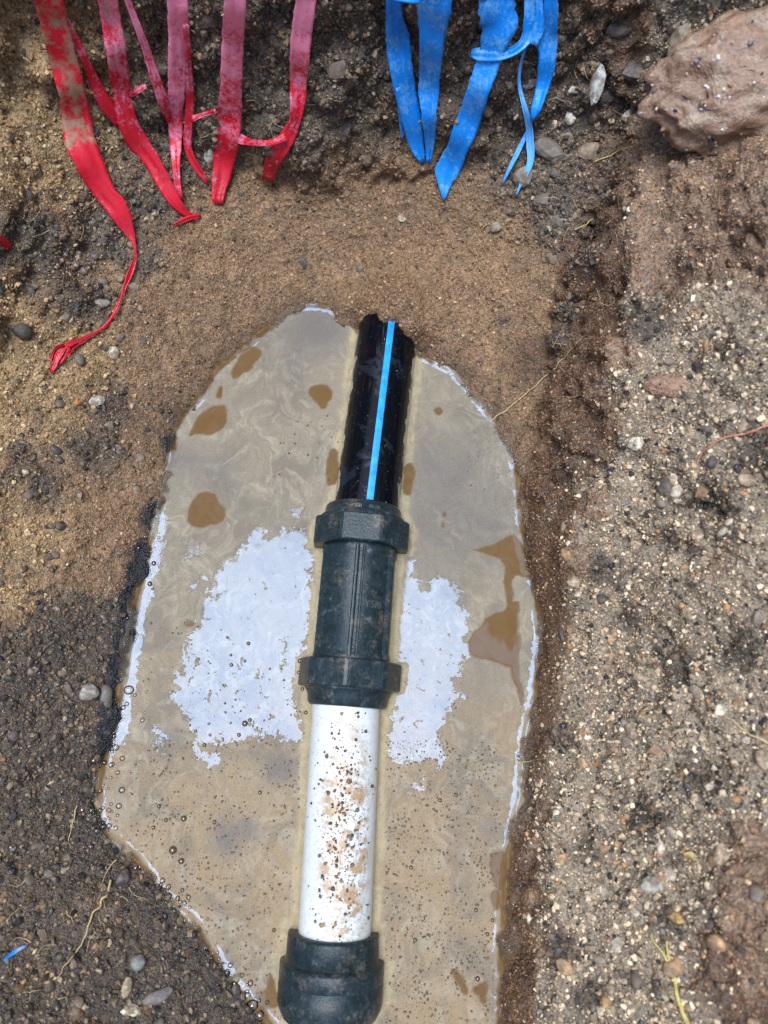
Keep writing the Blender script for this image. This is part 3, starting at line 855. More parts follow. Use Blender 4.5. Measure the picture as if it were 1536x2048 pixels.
# ------------------------------------------------------------------ water
def pipe_gap(x, y, z0=0.0):
    """plan distance from the side of the pipe run"""
    out = np.full(x.shape, 9.0)
    for a, b, prof in ((white_a, white_b, [(0, .03), (L1, .03)]),
                       (coup_a, coup_b, [(S(1414), .034), (S(1380), .036), (S(1378), .0435), (S(1322), .0435), (S(1320), .0345), (S(1104), .0345), (S(1101), .0432), (S(1047), .0432), (S(1040), .038), (S(1018), .033)]),
                       (black_a, black_b, [(0, .0305), (L2, .0305)]),
                       (low_a, low_b, [(0, .0325), (T(2040), .033), (T(2010), .041), (T(1996), .0424), (T(1918), .0424), (T(1915), .0375), (T(1864), .0372)])):
        d = (b - a).normalized()
        t = (x - a.x) * d.x + (y - a.y) * d.y
        lat = np.abs((x - a.x) * d.y - (y - a.y) * d.x)
        ts = np.array([p[0] for p in prof]); rs = np.array([p[1] for p in prof])
        r = np.interp(t, ts, rs)
        dt = np.maximum(np.maximum(ts[0] - t, t - ts[-1]), 0)
        out = np.minimum(out, np.sqrt(np.maximum(lat - r, 0) ** 2 + dt ** 2) - np.where(dt > 0, 0, np.maximum(r - lat, 0)))
    return out
holes = [
 [(465,745),(480,708),(500,695),(520,700),(518,720),(495,745),(472,757)],
 [(376,868),(398,832),(430,808),(450,815),(448,850),(420,870),(395,866)],
 [(375,1045),(378,1015),(400,985),(430,990),(450,1020),(445,1040),(410,1055)],
 [(620,790),(625,770),(650,768),(662,785),(658,812),(640,815)],
 [(806,980),(808,940),(820,928),(830,940),(822,985),(812,990)],
 [(652,965),(658,905),(674,898),(678,930),(670,968)],
 [(945,1098),(1000,1085),(1030,1065),(1048,1100),(1064,1140),(1060,1160),(1032,1152),(1028,1200),(1042,1212),(1037,1320),(1020,1332),(975,1320),(940,1310),(938,1290),(950,1262),(985,1228),(1012,1215),(1006,1130),(975,1108)],
 [(1018,1318),(1034,1318),(1047,1390),(1040,1408),(1030,1365)],
 [(980,1715),(1000,1700),(1016,1705),(1012,1750),(1000,1785),(985,1750)],
 [(985,1788),(1000,1785),(998,1815),(985,1822)],
 [(906,1938),(920,1946),(932,1972),(934,1990),(922,1990),(912,1968)], [(944,1980),(960,1970),(974,1968),(974,1992),(966,2012),(954,1998)],
 [(515,1998),(532,1975),(543,1950),(556,1990),(560,2010),(530,2018)],
 [(434,790),(440,770),(447,775),(444,792)], [(868,818),(880,815),(888,822),(878,830)], [(884,1026),(892,1025),(893,1034),(886,1035)], [(886,1048),(892,1047),(893,1055),(887,1056)], [(368,1245),(385,1240),(390,1248),(376,1252)],
]
hw = [catmull([tuple(W(*p))[:2] for p in h], 4) for h in holes]
wx = np.arange(-0.30, 0.185, 0.0015); wy = np.arange(-0.40, 0.45, 0.0015)
WX, WY = np.meshgrid(wx, wy); WX, WY = WX.ravel(), WY.ravel()
PW = np.stack([WX, WY, np.zeros_like(WX)], 1)
wob = np.stack([fbm(PW, 90, 3, 301), fbm(PW, 90, 3, 302)], 1) * 0.0028
sdS = poly_sd(WX, WY, SHORE)
gap = pipe_gap(WX + wob[:, 0] * .6, WY + wob[:, 1] * .6)
film = np.ones(len(WX))
for h in hw:
    film = np.minimum(film, sstep(-0.0008, 0.0009, poly_sd(WX + wob[:, 0], WY + wob[:, 1], h)))
edge = -sdS - 0.0022 - 0.0035 * fbm(PW, 60, 3, 371)
film = np.minimum(film, np.maximum(sstep(-0.0006, 0.001, edge), sstep(-0.1, -0.25, fbm(PW, 26, 2, 377))))
greyb = [(640,655,.035,1.0),(610,690,.03,.7),(570,760,.02,.4),(880,950,.055,.75),(960,1010,.04,.7),(870,1100,.03,.5),(560,1540,.014,.9),(455,1675,.017,1.0),(490,1660,.012,.8),(960,1380,.03,.35),(360,920,.02,.6),(340,1480,.012,.5),(800,760,.02,.4),(985,1660,.008,.5),(430,940,.03,.4)]
grey = np.zeros(len(WX))
for bx, by, r, a in greyb:
    c = W(bx, by)
    dd = ((WX + wob[:, 0] * 2 - c.x) ** 2 + (WY + wob[:, 1] * 2 - c.y) ** 2) / r ** 2
    grey = np.maximum(grey, a * np.exp(-dd ** 1.5))
tan = sstep(0.12, -0.10, WY + fbm(PW, 20, 3, 311) * 0.06) * 0.9
rimv = np.exp(-np.maximum(gap - 0.0065 - 0.003 * fbm(PW, 40, 3, 391), 0) / 0.0016) * film
# where the scum is a smooth glassy skin (elsewhere it is a dull froth)
glassy = [
 [(470,1110),(510,1055),(540,1075),(570,1058),(612,1055),(625,1120),(618,1260),(590,1330),(585,1400),(612,1478),(560,1482),(500,1470),(440,1492),(390,1480),(370,1430),(345,1390),(368,1330),(375,1280),(410,1230),(420,1180),(440,1140)],
 [(800,1130),(820,1122),(845,1180),(880,1152),(915,1180),(938,1250),(932,1320),(905,1360),(922,1385),(895,1440),(880,1470),(892,1520),(850,1528),(776,1512),(786,1440),(800,1350),(796,1230)],
 [(366,1090),(385,1082),(402,1090),(398,1112),(372,1116)], [(385,1165),(402,1152),(412,1160),(392,1176)], [(526,968),(545,956),(575,980),(556,985)], [(815,1578),(832,1570),(856,1580),(834,1588)], [(392,1500),(440,1512),(430,1528),(396,1520)], [(580,1015),(602,1012),(600,1028),(584,1026)], [(312,1450),(330,1470),(328,1500),(316,1488)],
]
gl = np.full(len(WX), -1.0)
for h in glassy:
    d = poly_sd(WX, WY, catmull([tuple(W(*p))[:2] for p in h], 2))
    gl = np.maximum(gl, 0.5 - d / 0.014)
yy0, yy1 = W(300, 1490).y, W(300, 1030).y
band = (WX < 0) & (WY > yy0) & (WY < yy1)
gl = np.maximum(gl, np.where(band, 0.5 - (-sdS - 0.013) / 0.008, -1))
gl = np.maximum(gl, 0.6 - (-sdS - 0.0055) / 0.003)
froth = np.clip(1.0 - gl, 0, 1.6)
froth = np.maximum(froth, 1.3 * np.exp(-np.maximum(gap - 0.0045, 0) / 0.0025))
wz = 0.0011 * np.exp(-np.maximum(-sdS, 0) / 0.007) * sstep(0, 0.004, -sdS + 0.004) + 0.0030 * np.exp(-np.maximum(-sdS, 0) / 0.0022) * np.clip(0.75 + 1.6 * fbm(PW, 45, 3, 361), 0, 2)
wz = wz + 0.0030 * np.exp(-np.maximum(gap, 0) / 0.0030)
wz = wz + fbm(PW, 45, 2, 341) * 0.00010 + fbm(PW, 170, 2, 351) * 0.000012
wz = wz - 0.00005 * (1 - film)
tz, _ = trench(WX, WY)
thick = sstep(-0.0016, 0.0016, -tz + fbm(PW, 120, 3, 381) * 0.0016)
thick = 0.25 + 0.75 * thick
keepv = sdS < 0.02
nxw, nyw = len(wx), len(wy)
i0 = (np.arange(nyw - 1)[:, None] * nxw + np.arange(nxw - 1)[None, :]).ravel()
wq = np.stack([i0, i0 + 1, i0 + nxw + 1, i0 + nxw], 1)
wq = wq[keepv[wq].all(1)]
used = np.unique(wq); remap = np.full(len(WX), -1); remap[used] = np.arange(len(used))
wme = np_mesh('water', np.stack([WX, WY, wz], 1)[used], remap[wq], np.full(len(wq), 4), True, None,
              {'film': film[used], 'rim': rimv[used], 'grey': grey[used], 'tan': tan[used], 'froth': froth[used], 'thick': thick[used]})
water = obj('water', wme, M_WATER)
tag(water, kind='structure')

# bubbles: the fine ones as one mass, the larger ones as pieces of the water
def in_pond(p):
    x = np.array([p.x]); y = np.array([p.y])
    return poly_sd(x, y, SHORE)[0] < -0.002 and pipe_gap(x, y)[0] > 0.0015
bp = []
regions = [(260,1480,600,2000,4200,1.0),(770,1480,1000,2048,4200,1.0),(370,1300,610,1500,420,1.0),(790,1300,960,1500,200,.9),(560,1020,640,1430,160,.8),(540,820,690,960,130,1.1),(250,1100,420,1480,260,.9),(900,850,1020,1000,130,.8),(640,1000,830,1450,90,.8)]
for x0, y0, x1, y1, n, k in regions:
    px = rng.uniform(x0, x1, n); py = rng.uniform(y0, y1, n)
    PP = np.array([tuple(W(a, b)) for a, b in zip(px, py)])
    ok = (poly_sd(PP[:, 0], PP[:, 1], SHORE) < -0.003) & (pipe_gap(PP[:, 0], PP[:, 1]) > 0.001) & (vnoise(PP, 70, 5) + rng.uniform(-.6, .6, n) > -0.25)
    bp.append(np.column_stack([PP[ok], (0.00028 + 0.0009 * rng.random(ok.sum()) ** 5) * k]))
bp = np.concatenate(bp)
bp[:, 2] = 0.0001
fb = grains('fine_bubbles', bp[:, :3], bp[:, 3], np.full((len(bp), 3), .1), ICO_V, ICO_F, M_BUBD, (0.8, 0.85), 0.0, True)
tag(fb, 'tiny dark bubbles dotting the scum on the muddy water', 'bubbles', kind='stuff')
bm = bmesh.new(); bmesh.ops.create_uvsphere(bm, u_segments=14, v_segments=9, radius=1.0)
bub_me = bpy.data.meshes.new('bubble'); bm.to_mesh(bub_me); bm.free()
bub_me.polygons.foreach_set('use_smooth', np.full(len(bub_me.polygons), True)); bub_me.materials.append(M_BUB)
dark_me = bub_me.copy(); dark_me.name = 'bubble'; dark_me.materials.clear(); dark_me.materials.append(M_BUBD)
big = [(346,1700,8),(368,1637,6),(363,1722,6),(490,1447,6),(332,1640,4),(318,1612,4),(429,1644,4),(500,1440,4),(520,1585,4),(409,1490,4),(307,1655,4),(365,1780,4),(548,1860,4),(478,1470,4),(955,1957,5),(975,1868,4),(952,1820,4),(985,1840,4),(300,1168,5),(308,1127,5),(302,1246,3),(305,1178,3),(880,1600,4),(912,1590,4),(822,1735,4),(830,1880,4),(600,1322,5),(598,1345,4),(605,1378,4),(612,1425,4),(497,1287,4),(463,1330,4),(462,1310,3),(490,1322,3),(455,1275,3),(420,1470,3),(391,1462,3)]
for px, py, r in big:
    p = W(px, py); r = r * mm(px, py)
    o = bpy.data.objects.new('bubble', dark_me); o.location = (p.x, p.y, r * 0.25); o.scale = (r, r, r * .8); link(o, water)
cl = [(232,1495,14),(222,1512,7),(245,1517,9),(222,1530,10),(192,1520,11),(236,1545,6),(244,1580,14),(238,1612,13),(222,1608,9),(218,1620,8),(186,1620,12),(170,1618,8),(232,1656,10),(198,1660,9),(190,1690,12),(262,1720,6),(272,1735,10),(258,1380,16),(270,1390,9),(285,1440,7),(290,1425,5),(280,1098,8),(292,1075,7),(315,1045,7),(318,1030,9),(365,1895,10),(410,1895,8),(402,1880,7),(440,1930,8),(465,1925,6),(455,1945,9),(470,1965,8),(478,1985,10),(495,1990,11),(505,2010,22),(520,2030,18),(370,1840,10),(350,1820,7),(560,2035,8),(265,1700,7),(390,1850,6),(424,1915,6)]
for px, py, r in cl:
    p = W(px, py); r = r * mm(px, py) * rng.uniform(.45, .8)
    o = bpy.data.objects.new('bubble', bub_me); o.location = (p.x, p.y, max(hit(px, py)[0].z, 0) + r * 0.15); o.scale = (r, r * rng.uniform(.85, 1.1), r * .7); link(o, water)

# froth gathered along the left shore: one mass
bm = bmesh.new(); bmesh.ops.create_icosphere(bm, subdivisions=2, radius=1.0)
SV = np.array([v.co for v in bm.verts]); SF = np.array([[v.index for v in f.verts] for f in bm.faces]); bm.free()
fp = []
path = [(330,1010),(312,1060),(292,1110),(262,1240),(236,1400),(222,1480),(208,1560),(205,1640),(245,1688),(290,1730),(330,1788),(382,1830),(410,1872),(455,1945),(502,2000),(550,2040)]
for k in range(520):
    q = rng.integers(4, len(path) - 1) if k > 60 else rng.integers(0, 4)
    t = rng.random()
    x = path[q][0] * (1 - t) + path[q + 1][0] * t; y = path[q][1] * (1 - t) + path[q + 1][1] * t
    if math.sin(q * 12.9 + t * 7) + rng.normal(0, .5) < 0.1: continue
    x += rng.normal(4, 9); y += rng.normal(0, 9)
    hz = max(hit(x, y)[0].z, 0.0)
    if hz > 0.008: continue
    p = W(x, y, hz)
    fp.append((p.x, p.y, hz + 0.0003, 0.0006 + 0.0019 * rng.random() ** 2.5))
fp = np.array(fp)
fo = grains('shore_froth', fp[:, :3], fp[:, 3], np.full((len(fp), 3), .5), SV, SF, M_BUB, (0.75, 0.85), 0.0, True)
tag(fo, 'clear froth bubbles gathered along the left waterline', 'froth', kind='stuff')

# ------------------------------------------------------------------ torn tapes
def ribbon(name, pts, pull, mat, parent, sheen_dust=0.0, mud=None, twist=0.25, thick=0.00025, seed=0, pulls=None):
    """pts: (px, py, half width in px); pull: metres off the soil at the first and the last point"""
    P = np.array(pts, float)
    # strips that leave the picture run on up the wall and back into the soil
    if P[0, 1] <= -40: P = np.vstack([[P[0, 0], -420, P[0, 2]], P])
    if P[-1, 1] <= -40: P = np.vstack([P, [P[-1, 0], -420, P[-1, 2]]])
    n = len(P)
    dseg = np.concatenate(([0], np.cumsum(np.hypot(np.diff(P[:, 0]), np.diff(P[:, 1])))))
    m = max(10, int(dseg[-1] / 9))
    ss = np.linspace(0, dseg[-1], m)
    X, Y, HW = (np.interp(ss, dseg, P[:, k]) for k in range(3))
    # soften the corners
    for _ in range(3):
        for arr in (X, Y):
            arr[1:-1] = 0.25 * arr[:-2] + 0.5 * arr[1:-1] + 0.25 * arr[2:]
    C = []
    depth = []
    for k in range(m):
        yy = max(Y[k], 4)
        loc, nr = hit(X[k], yy)
        d = ray(X[k], yy).normalized()
        depth.append((loc - CAM).length)
    depth = np.array(depth)
    for _ in range(8):
        depth[1:-1] = np.minimum(depth[1:-1], 0.5 * (depth[:-2] + depth[2:]) + 0.0005)
        depth[1:-1] = 0.25 * depth[:-2] + 0.5 * depth[1:-1] + 0.25 * depth[2:]
    s_in = dseg[1] if pts[0][1] <= -40 else 0.0
    s_out = dseg[-2] if pts[-1][1] <= -40 else dseg[-1]
    pl = np.interp(ss, np.linspace(s_in, s_out, len(pulls)), pulls)
    depth = depth - pl
    C = []
    for k in range(m):
        c = CAM + ray(X[k], max(Y[k], 0)).normalized() * depth[k]
        if Y[k] < 0:
            t = -Y[k] / 420.0
            c = c + Vector((0, 0.055 * t + 0.07 * t * t, 0.26 * t))
        C.append(c)
    cols = 9
    co = []; du = []; mu = []
    ph = seed * 1.7
    rj = np.random.default_rng(seed)
    for k in range(m):
        t = (C[min(k + 1, m - 1)] - C[max(k - 1, 0)]).normalized()
        vd = (CAM - C[k]).normalized()
        sdv = t.cross(vd).normalized()
        tw = twist * math.sin(ss[k] / 55.0 + ph) + 0.5 * twist * math.sin(ss[k] / 21.0 + ph * 2)
        sdv = (sdv * math.cos(tw) + vd * math.sin(tw)).normalized()
        nrm = sdv.cross(t)
        w = HW[k] * depth[k] / FPX / max(math.cos(tw), 0.8) * (ray(X[k], Y[k]).length ** -1)
        jag = 1 + rj.normal(0, 0.035)
        for j in range(cols):
            f = (j / (cols - 1)) * 2 - 1
            crease = 0.0005 * math.sin(f * 2.6 + ss[k] / 60.0 + ph) + 0.00035 * math.sin(f * 7 + ph + 0.4 * math.sin(ss[k] / 50)) + 0.0002 * math.sin(f * 6 + ss[k] / 17.0 + ph)
            co.append(C[k] + sdv * (w * f * (jag if abs(f) > .8 else 1)) + nrm * crease)
            if callable(sheen_dust): du.append(sheen_dust(Y[k]))
            else: du.append(sheen_dust)
            mu.append(mud(Y[k]) if mud else 0.0)
    f = []
    for k in range(m - 1):
        for j in range(cols - 1):
            f.append((k * cols + j, k * cols + j + 1, (k + 1) * cols + j + 1, (k + 1) * cols + j))
    me = np_mesh(name, np.array(co), np.array(f), np.full(len(f), 4), True, None, {'sheen_dust': du, 'mud': mu})
    o = obj(name, me, mat)
    md = o.modifiers.new('thickness', 'SOLIDIFY'); md.thickness = thick; md.offset = 0
    if parent is not None: o.parent = parent
    return o
up = lambda y: float(np.clip(1.0 - y / 330.0, 0, 1))  # paler towards the top: sky sheen painted into the strip colour, with dust
red = []
r1 = ribbon('tape_strip', [(86,-90,27),(98,0,27),(110,50,27),(122,100,27),(135,150,27),(148,198,26),(156,255,28),(158,280,31),(174,315,28),(191,354,25),(213,393,20),(234,412,22),(248,442,17),(262,470,8),(268,483,4),(271,500,2.5),(272,515,3),(264,535,5),(258,552,6),(250,570,3.5),(242,598,2.5),(234,618,4),(226,632,2.5),(212,652,3.5),(196,664,2),(178,672,4),(160,680,3),(140,687,6),(128,692,4),(120,704,8),(112,722,5),(108,732,6),(101,746,1)], None, M_RED, None,
            lambda y: 0.25 * up(y), lambda y: float(np.interp(y, [0, 120, 200, 285, 310], [0.55, .62, .5, .6, 0])), 0.2, seed=1, pulls=[.030, .016, .008, .004, .003])
ribbon('sliver', [(128,690,3),(118,692,5),(108,700,4),(104,716,3),(100,728,1)], None, M_RED, r1, .1, None, .6, seed=41, pulls=[.003, .003])
ribbon('sliver', [(132,688,3),(140,696,4),(130,706,5),(126,722,3),(118,728,1)], None, M_RED, r1, .2, None, .6, seed=42, pulls=[.004, .003])
ribbon('sliver', [(180,672,1.5),(165,686,2),(146,694,2),(138,712,1)], None, M_RED, r1, .2, None, .6, seed=43, pulls=[.004, .003])
tag(r1, 'leftmost long red tape strip, muddy above, ending in a thin crumpled tail', 'tape', 'torn red tape strips')
r2 = ribbon('tape_strip', [(208,-90,19),(215,0,19),(228,75,19),(239,150,19),(246,200,17),(256,250,20),(272,280,21),(303,320,17),(328,365,15),(347,400,12),(368,425,8),(386,434,3)], None, M_RED, None,
            lambda y: 0.85 * up(y), lambda y: float(np.interp(y, [0, 60, 130, 180], [0.5, .45, .3, 0])), 0.25, seed=2, pulls=[.032, .018, .007, .004])
tag(r2, 'bent red tape strip joined by a side sliver, second from the left', 'tape', 'torn red tape strips')
ribbon('sliver', [(128,28,4),(150,75,7),(175,130,9),(198,185,13),(220,218,15),(242,250,10)], None, M_RED, r2, lambda y: .7 * up(y), None, 0.2, seed=3, pulls=[.022, .014, .0075])
ribbon('sliver', [(258,192,4),(275,180,6),(292,172,4)], None, M_RED, r2, .6, None, 0.2, seed=4, pulls=[.013, .016])
ribbon('sliver', [(345,450,2),(365,441,5),(385,433,5),(402,432,3)], None, M_RED, r2, 0, None, 0.2, seed=5, pulls=[.004, .004])
r3 = ribbon('tape_strip', [(352,-90,20),(355,0,20),(357,75,20),(354,150,17),(351,225,16),(351,275,13),(351,320,9),(353,360,7),(360,400,5)], None, M_RED, None,
            lambda y: 0.25 + 0.9 * up(y * .8), None, 0.2, seed=6, pulls=[.034, .020, .009, .005])
tag(r3, 'straight pale pink-red tape strip tapering to a thread, third from the left', 'tape', 'torn red tape strips')
ribbon('sliver', [(372,50,6),(377,130,7),(381,200,9),(378,250,9),(373,290,8),(386,325,7),(401,345,7),(416,366,3)], None, M_RED, r3, lambda y: .2 + .6 * up(y), None, 0.2, seed=7, pulls=[.024, .009, .005])
ribbon('sliver', [(384,238,6),(405,229,4),(432,222,4)], None, M_RED, r3, .5, None, 0.2, seed=8, pulls=[.012, .012])
r4 = ribbon('tape_strip', [(240,-50,5),(255,0,6),(270,40,7),(290,90,8),(305,140,9),(320,185,11),(332,220,10),(341,248,6)], None, M_RED, None,
            lambda y: 0.2 + 0.8 * up(y), None, 0.3, seed=9, pulls=[.030, .018, .010])
tag(r4, 'narrow slanting red tape thread meeting the straight pink strip', 'tape', 'torn red tape strips')
r5 = ribbon('tape_strip', [(474,-90,22),(471,0,22),(466,75,22),(462,175,22),(460,240,24),(451,300,24),(443,350,18),(436,385,13),(435,406,11)], None, M_RED, None,
            lambda y: 0.15 + 1.0 * up(y * .95), None, 0.15, seed=10, pulls=[.034, .022, .010, .005])
tag(r5, 'wide red tape strip beside the white pebble, pink at the top', 'tape', 'torn red tape strips')
ribbon('sliver', [(476,276,10),(500,286,6),(530,287,5),(552,284,6),(572,272,7)], None, M_RED, r5, .5, None, 0.2, seed=11, pulls=[.012, .013])
r6 = ribbon('tape_strip', [(620,-90,21),(612,0,21),(602,75,20),(598,140,18),(596,200,16),(590,245,11),(572,280,16),(552,310,16),(539,340,13),(535,362,12)], None, M_RED, None,
            lambda y: 0.1 + 1.0 * up(y), None, 0.2, seed=12, pulls=[.034, .020, .009, .005])
tag(r6, 'rightmost red tape strip, nearest the blue tape, kinked near its foot', 'tape', 'torn red tape strips')
r7 = ribbon('tape_scrap', [(-14,478,10),(6,486,12),(22,497,6)], None, M_RED, None, 0.1, None, .2, seed=13, pulls=[.004, .003])
tag(r7, 'small red tape scrap on the soil at the left edge', 'tape scrap')
r8 = ribbon('tape_scrap', [(8,1922,1.5),(22,1908,4),(40,1897,3),(54,1890,1)], None, M_BLUE, None, 0.1, lambda y: 0.45, .3, seed=14, pulls=[.003, .003])
tag(r8, 'tiny blue plastic shred on the dark gravel at lower left', 'tape scrap')

top = hit(950, 20)[0]
bt = empty('torn_tape', top)
tag(bt, 'bright blue torn tape hanging in ragged strips over the soil', 'tape')
def bstrip(pts, pulls, sheen_dust, seed, tw=0.15):
    o = ribbon('strip', pts, None, M_BLUE, None, sheen_dust, None, tw, seed=seed, pulls=pulls)
    o.parent = bt; o.location = -bt.location
    return o
bstrip([(780,-90,16),(786,0,15),(789,45,18),(796,78,25),(800,125,24),(810,182,21),(822,234,20),(832,286,15),(838,308,11),(846,324,4)], [.034,.022,.010,.005], lambda y: .3, 21)
bstrip([(796,175,4),(801,215,6),(804,250,5),(805,282,2)], [.012,.006], .5, 22)
bstrip([(874,-90,33),(872,-10,34),(868,26,33),(865,52,29),(863,91,24),(861,125,22),(857,182,20),(858,234,16),(860,286,10),(857,326,4)], [.037,.025,.012,.006], lambda y: .35, 23)
bstrip([(784,-6,9),(815,-2,9),(850,-4,12)], [.026,.026], .3, 24)
bstrip([(880,-8,12),(930,-12,11),(985,-8,14)], [.026,.026], .3, 25)
bstrip([(990,-90,36),(993,-10,37),(994,26,36),(1000,52,38),(990,78,28),(986,100,25),(977,125,23),(956,182,23),(944,221,22),(930,260,24),(914,300,21),(892,346,25),(890,372,13),(888,399,2)], [.038,.026,.014,.006], lambda y: .3, 26)
bstrip([(942,106,6),(956,108,12),(985,112,11),(1012,109,9),(1036,98,9),(1054,80,11),(1061,50,14),(1061,0,12),(1060,-60,10)], [.024,.026,.028,.034], .35, 27)
bstrip([(1104,-90,14),(1102,0,14),(1100,40,17),(1092,65,22),(1096,104,18),(1092,143,16),(1083,182,12),(1071,221,10),(1063,242,3)], [.034,.022,.010], lambda y: .25, 28)
bstrip([(1074,-40,8),(1080,20,7),(1078,60,12),(1068,90,8)], [.032,.028], .35, 29)
bstrip([(1052,92,2),(1040,130,3),(1037,165,3),(1045,200,4),(1055,235,6),(1060,260,7),(1060,290,8),(1064,315,7),(1055,345,5),(1042,365,3),(1033,390,1)], [.02,.010,.004], .9, 30)
bstrip([(1055,262,3),(1040,295,5),(1025,325,4),(1015,345,3),(1005,368,1)], [.008,.004], .7, 31)

# ------------------------------------------------------------------ single stones, clods and lumps one can point at
def stone(px, py, wpx, hpx, colour, label, cat='pebble', ang=False, name='pebble', tilt=0.0, k=0, sink=.25, me=None):
    loc, nrm = hit(px, py)
    s = (loc - CAM).length / FPX
    view = (CAM - loc).normalized()
    nn = (nrm * 0.5 + view * 0.8).normalized()
    me = me or (ANG if ang else ROUND)[k % 4]
    o = bpy.data.objects.new(name, me)
    # long axis as it lies in the photograph
    right = Vector((1, 0, 0)); upv = nn.cross(right).normalized(); right = upv.cross(nn).normalized()
    a = -tilt
    ax = right * math.cos(a) + upv * math.sin(a); ay = nn.cross(ax)
    mt = Matrix((ax, ay, nn)).transposed()
    o.rotation_mode = 'QUATERNION'; o.rotation_quaternion = mt.to_quaternion()
    rx, ry = wpx * s / 2, hpx * s / 2
    rz = min(rx, ry) * 0.9
    o.scale = (rx, ry, rz); o.location = loc + nn * rz * (0.5 - sink); o.color = (*colour, 1)
    tag(o, label, cat)
    return link(o)
stone(417,303,22,46,(.62,.60,.56),'white pebble wedged beside the wide red tape strip',tilt=.1,k=1,sink=-.1)
stone(228,706,22,26,(.50,.45,.36),'cream pebble on the brown slope left of the pond',k=2)
stone(190,802,30,20,(.55,.53,.50),'white stone chip next to an orange chip',ang=True,k=1,tilt=-.3,sink=0)
stone(155,805,18,12,(.50,.16,.06),'small orange stone chip left of the white chip',ang=True,k=2,tilt=-.5,sink=0)
stone(45,662,34,26,(.05,.055,.06),'dark rounded pebble on tan sand at the left edge',k=3)
stone(205,606,26,16,(.30,.29,.28),'flat grey pebble on the left slope below the long red strip',k=0)
stone(178,1385,36,30,(.30,.31,.32),'pale grey stone on the dark bank left of the pond',k=1,sink=.05)
stone(212,1388,26,34,(.13,.13,.135),'dark grey stone touching the pale grey stone by the pond',k=2)
stone(316,1992,46,22,(.16,.17,.19),'long blue-grey pebble near the bottom of the left bank',tilt=-.4,k=0,sink=.05)
stone(258,2021,30,20,(.62,.58,.46),'whitish lumpy stone at the bottom of the left bank',ang=True,k=3,sink=0)
stone(253,1974,18,30,(.48,.41,.28),'tan upright pebble above the whitish lumpy stone',k=2,tilt=.2,sink=0)
stone(276,1925,28,24,(.20,.22,.24),'round grey pebble above the long blue-grey pebble',k=3)
stone(409,1656,18,34,(.035,.035,.04),'black stone standing in the scum by the left shore',ang=True,k=0,tilt=.3,sink=-.2)
stone(246,1755,24,28,(.03,.035,.045),'black oval pebble at the left waterline',k=1,tilt=.2)
stone(1195,165,26,64,(.42,.46,.48),'long bluish-white stone standing in the far wall',ang=True,k=1,tilt=.1,sink=-.1,cat='stone',name='stone')
stone(1262,230,36,26,(.60,.58,.52),'bright white stone in the far wall beside the clay boulder',ang=True,k=2,tilt=.4,sink=0,cat='stone',name='stone')
stone(1140,236,20,26,(.62,.62,.58),'small white stone chip in the far wall below the bluish stone',ang=True,k=0,sink=0,cat='stone',name='stone')
stone(1150,178,26,16,(.55,.54,.50),'small pale stone left of the long bluish-white stone',ang=True,k=3,sink=0,cat='stone',name='stone')
stone(1258,142,48,34,(.05,.05,.06),'dark smooth stone near the top of the far wall',ang=True,k=3,tilt=.1,cat='stone',name='stone')
stone(1100,300,72,40,(.14,.135,.13),'big grey striped stone beside the dangling blue thread',ang=True,k=0,tilt=.35,sink=.45,cat='stone',name='stone')
stone(1048,352,44,40,(.22,.21,.19),'pale grey stone under the forked blue thread',ang=True,k=2,tilt=.7,sink=.45,cat='stone',name='stone')
stone(1058,168,26,14,(.44,.45,.45),'pale slate chip beside the blue thread',ang=True,k=1,tilt=-.35,sink=0,cat='stone',name='stone')
stone(1085,400,38,30,(.10,.095,.09),'dark grey block at the foot of the far wall',ang=True,k=3,sink=.45,cat='stone',name='stone')
stone(1115,440,34,20,(.15,.14,.125),'flat grey stone at the brink of the brown slope',ang=True,k=1,tilt=.2,sink=.45,cat='stone',name='stone')
stone(1235,60,40,26,(.07,.07,.08),'dark stone at the very top of the far wall',ang=True,k=0,cat='stone',name='stone')
stone(1120,70,36,28,(.12,.11,.10),'grey stone right of the blue tape at the top',ang=True,k=2,cat='stone',name='stone')
stone(991,455,22,18,(.36,.35,.31),'small grey-green pebble on the brown slope below the blue tape',k=1)
stone(1356,1836,34,20,(.52,.35,.13),'yellow-tan stone chip on the right bank',ang=True,k=0,tilt=.35,sink=-.1)
stone(1385,1712,36,12,(.45,.38,.16),'pale yellow stick-like chip on the right bank',ang=True,k=2,tilt=.5,sink=-.1)
stone(1060,1838,10,18,(.62,.58,.50),'tiny white pebble on the clay ledge right of the pond',k=1,sink=-.2)
stone(1300,1770,36,30,(.34,.34,.32),'pale grey stone on the right bank above the yellow chip',ang=True,k=3,sink=0)

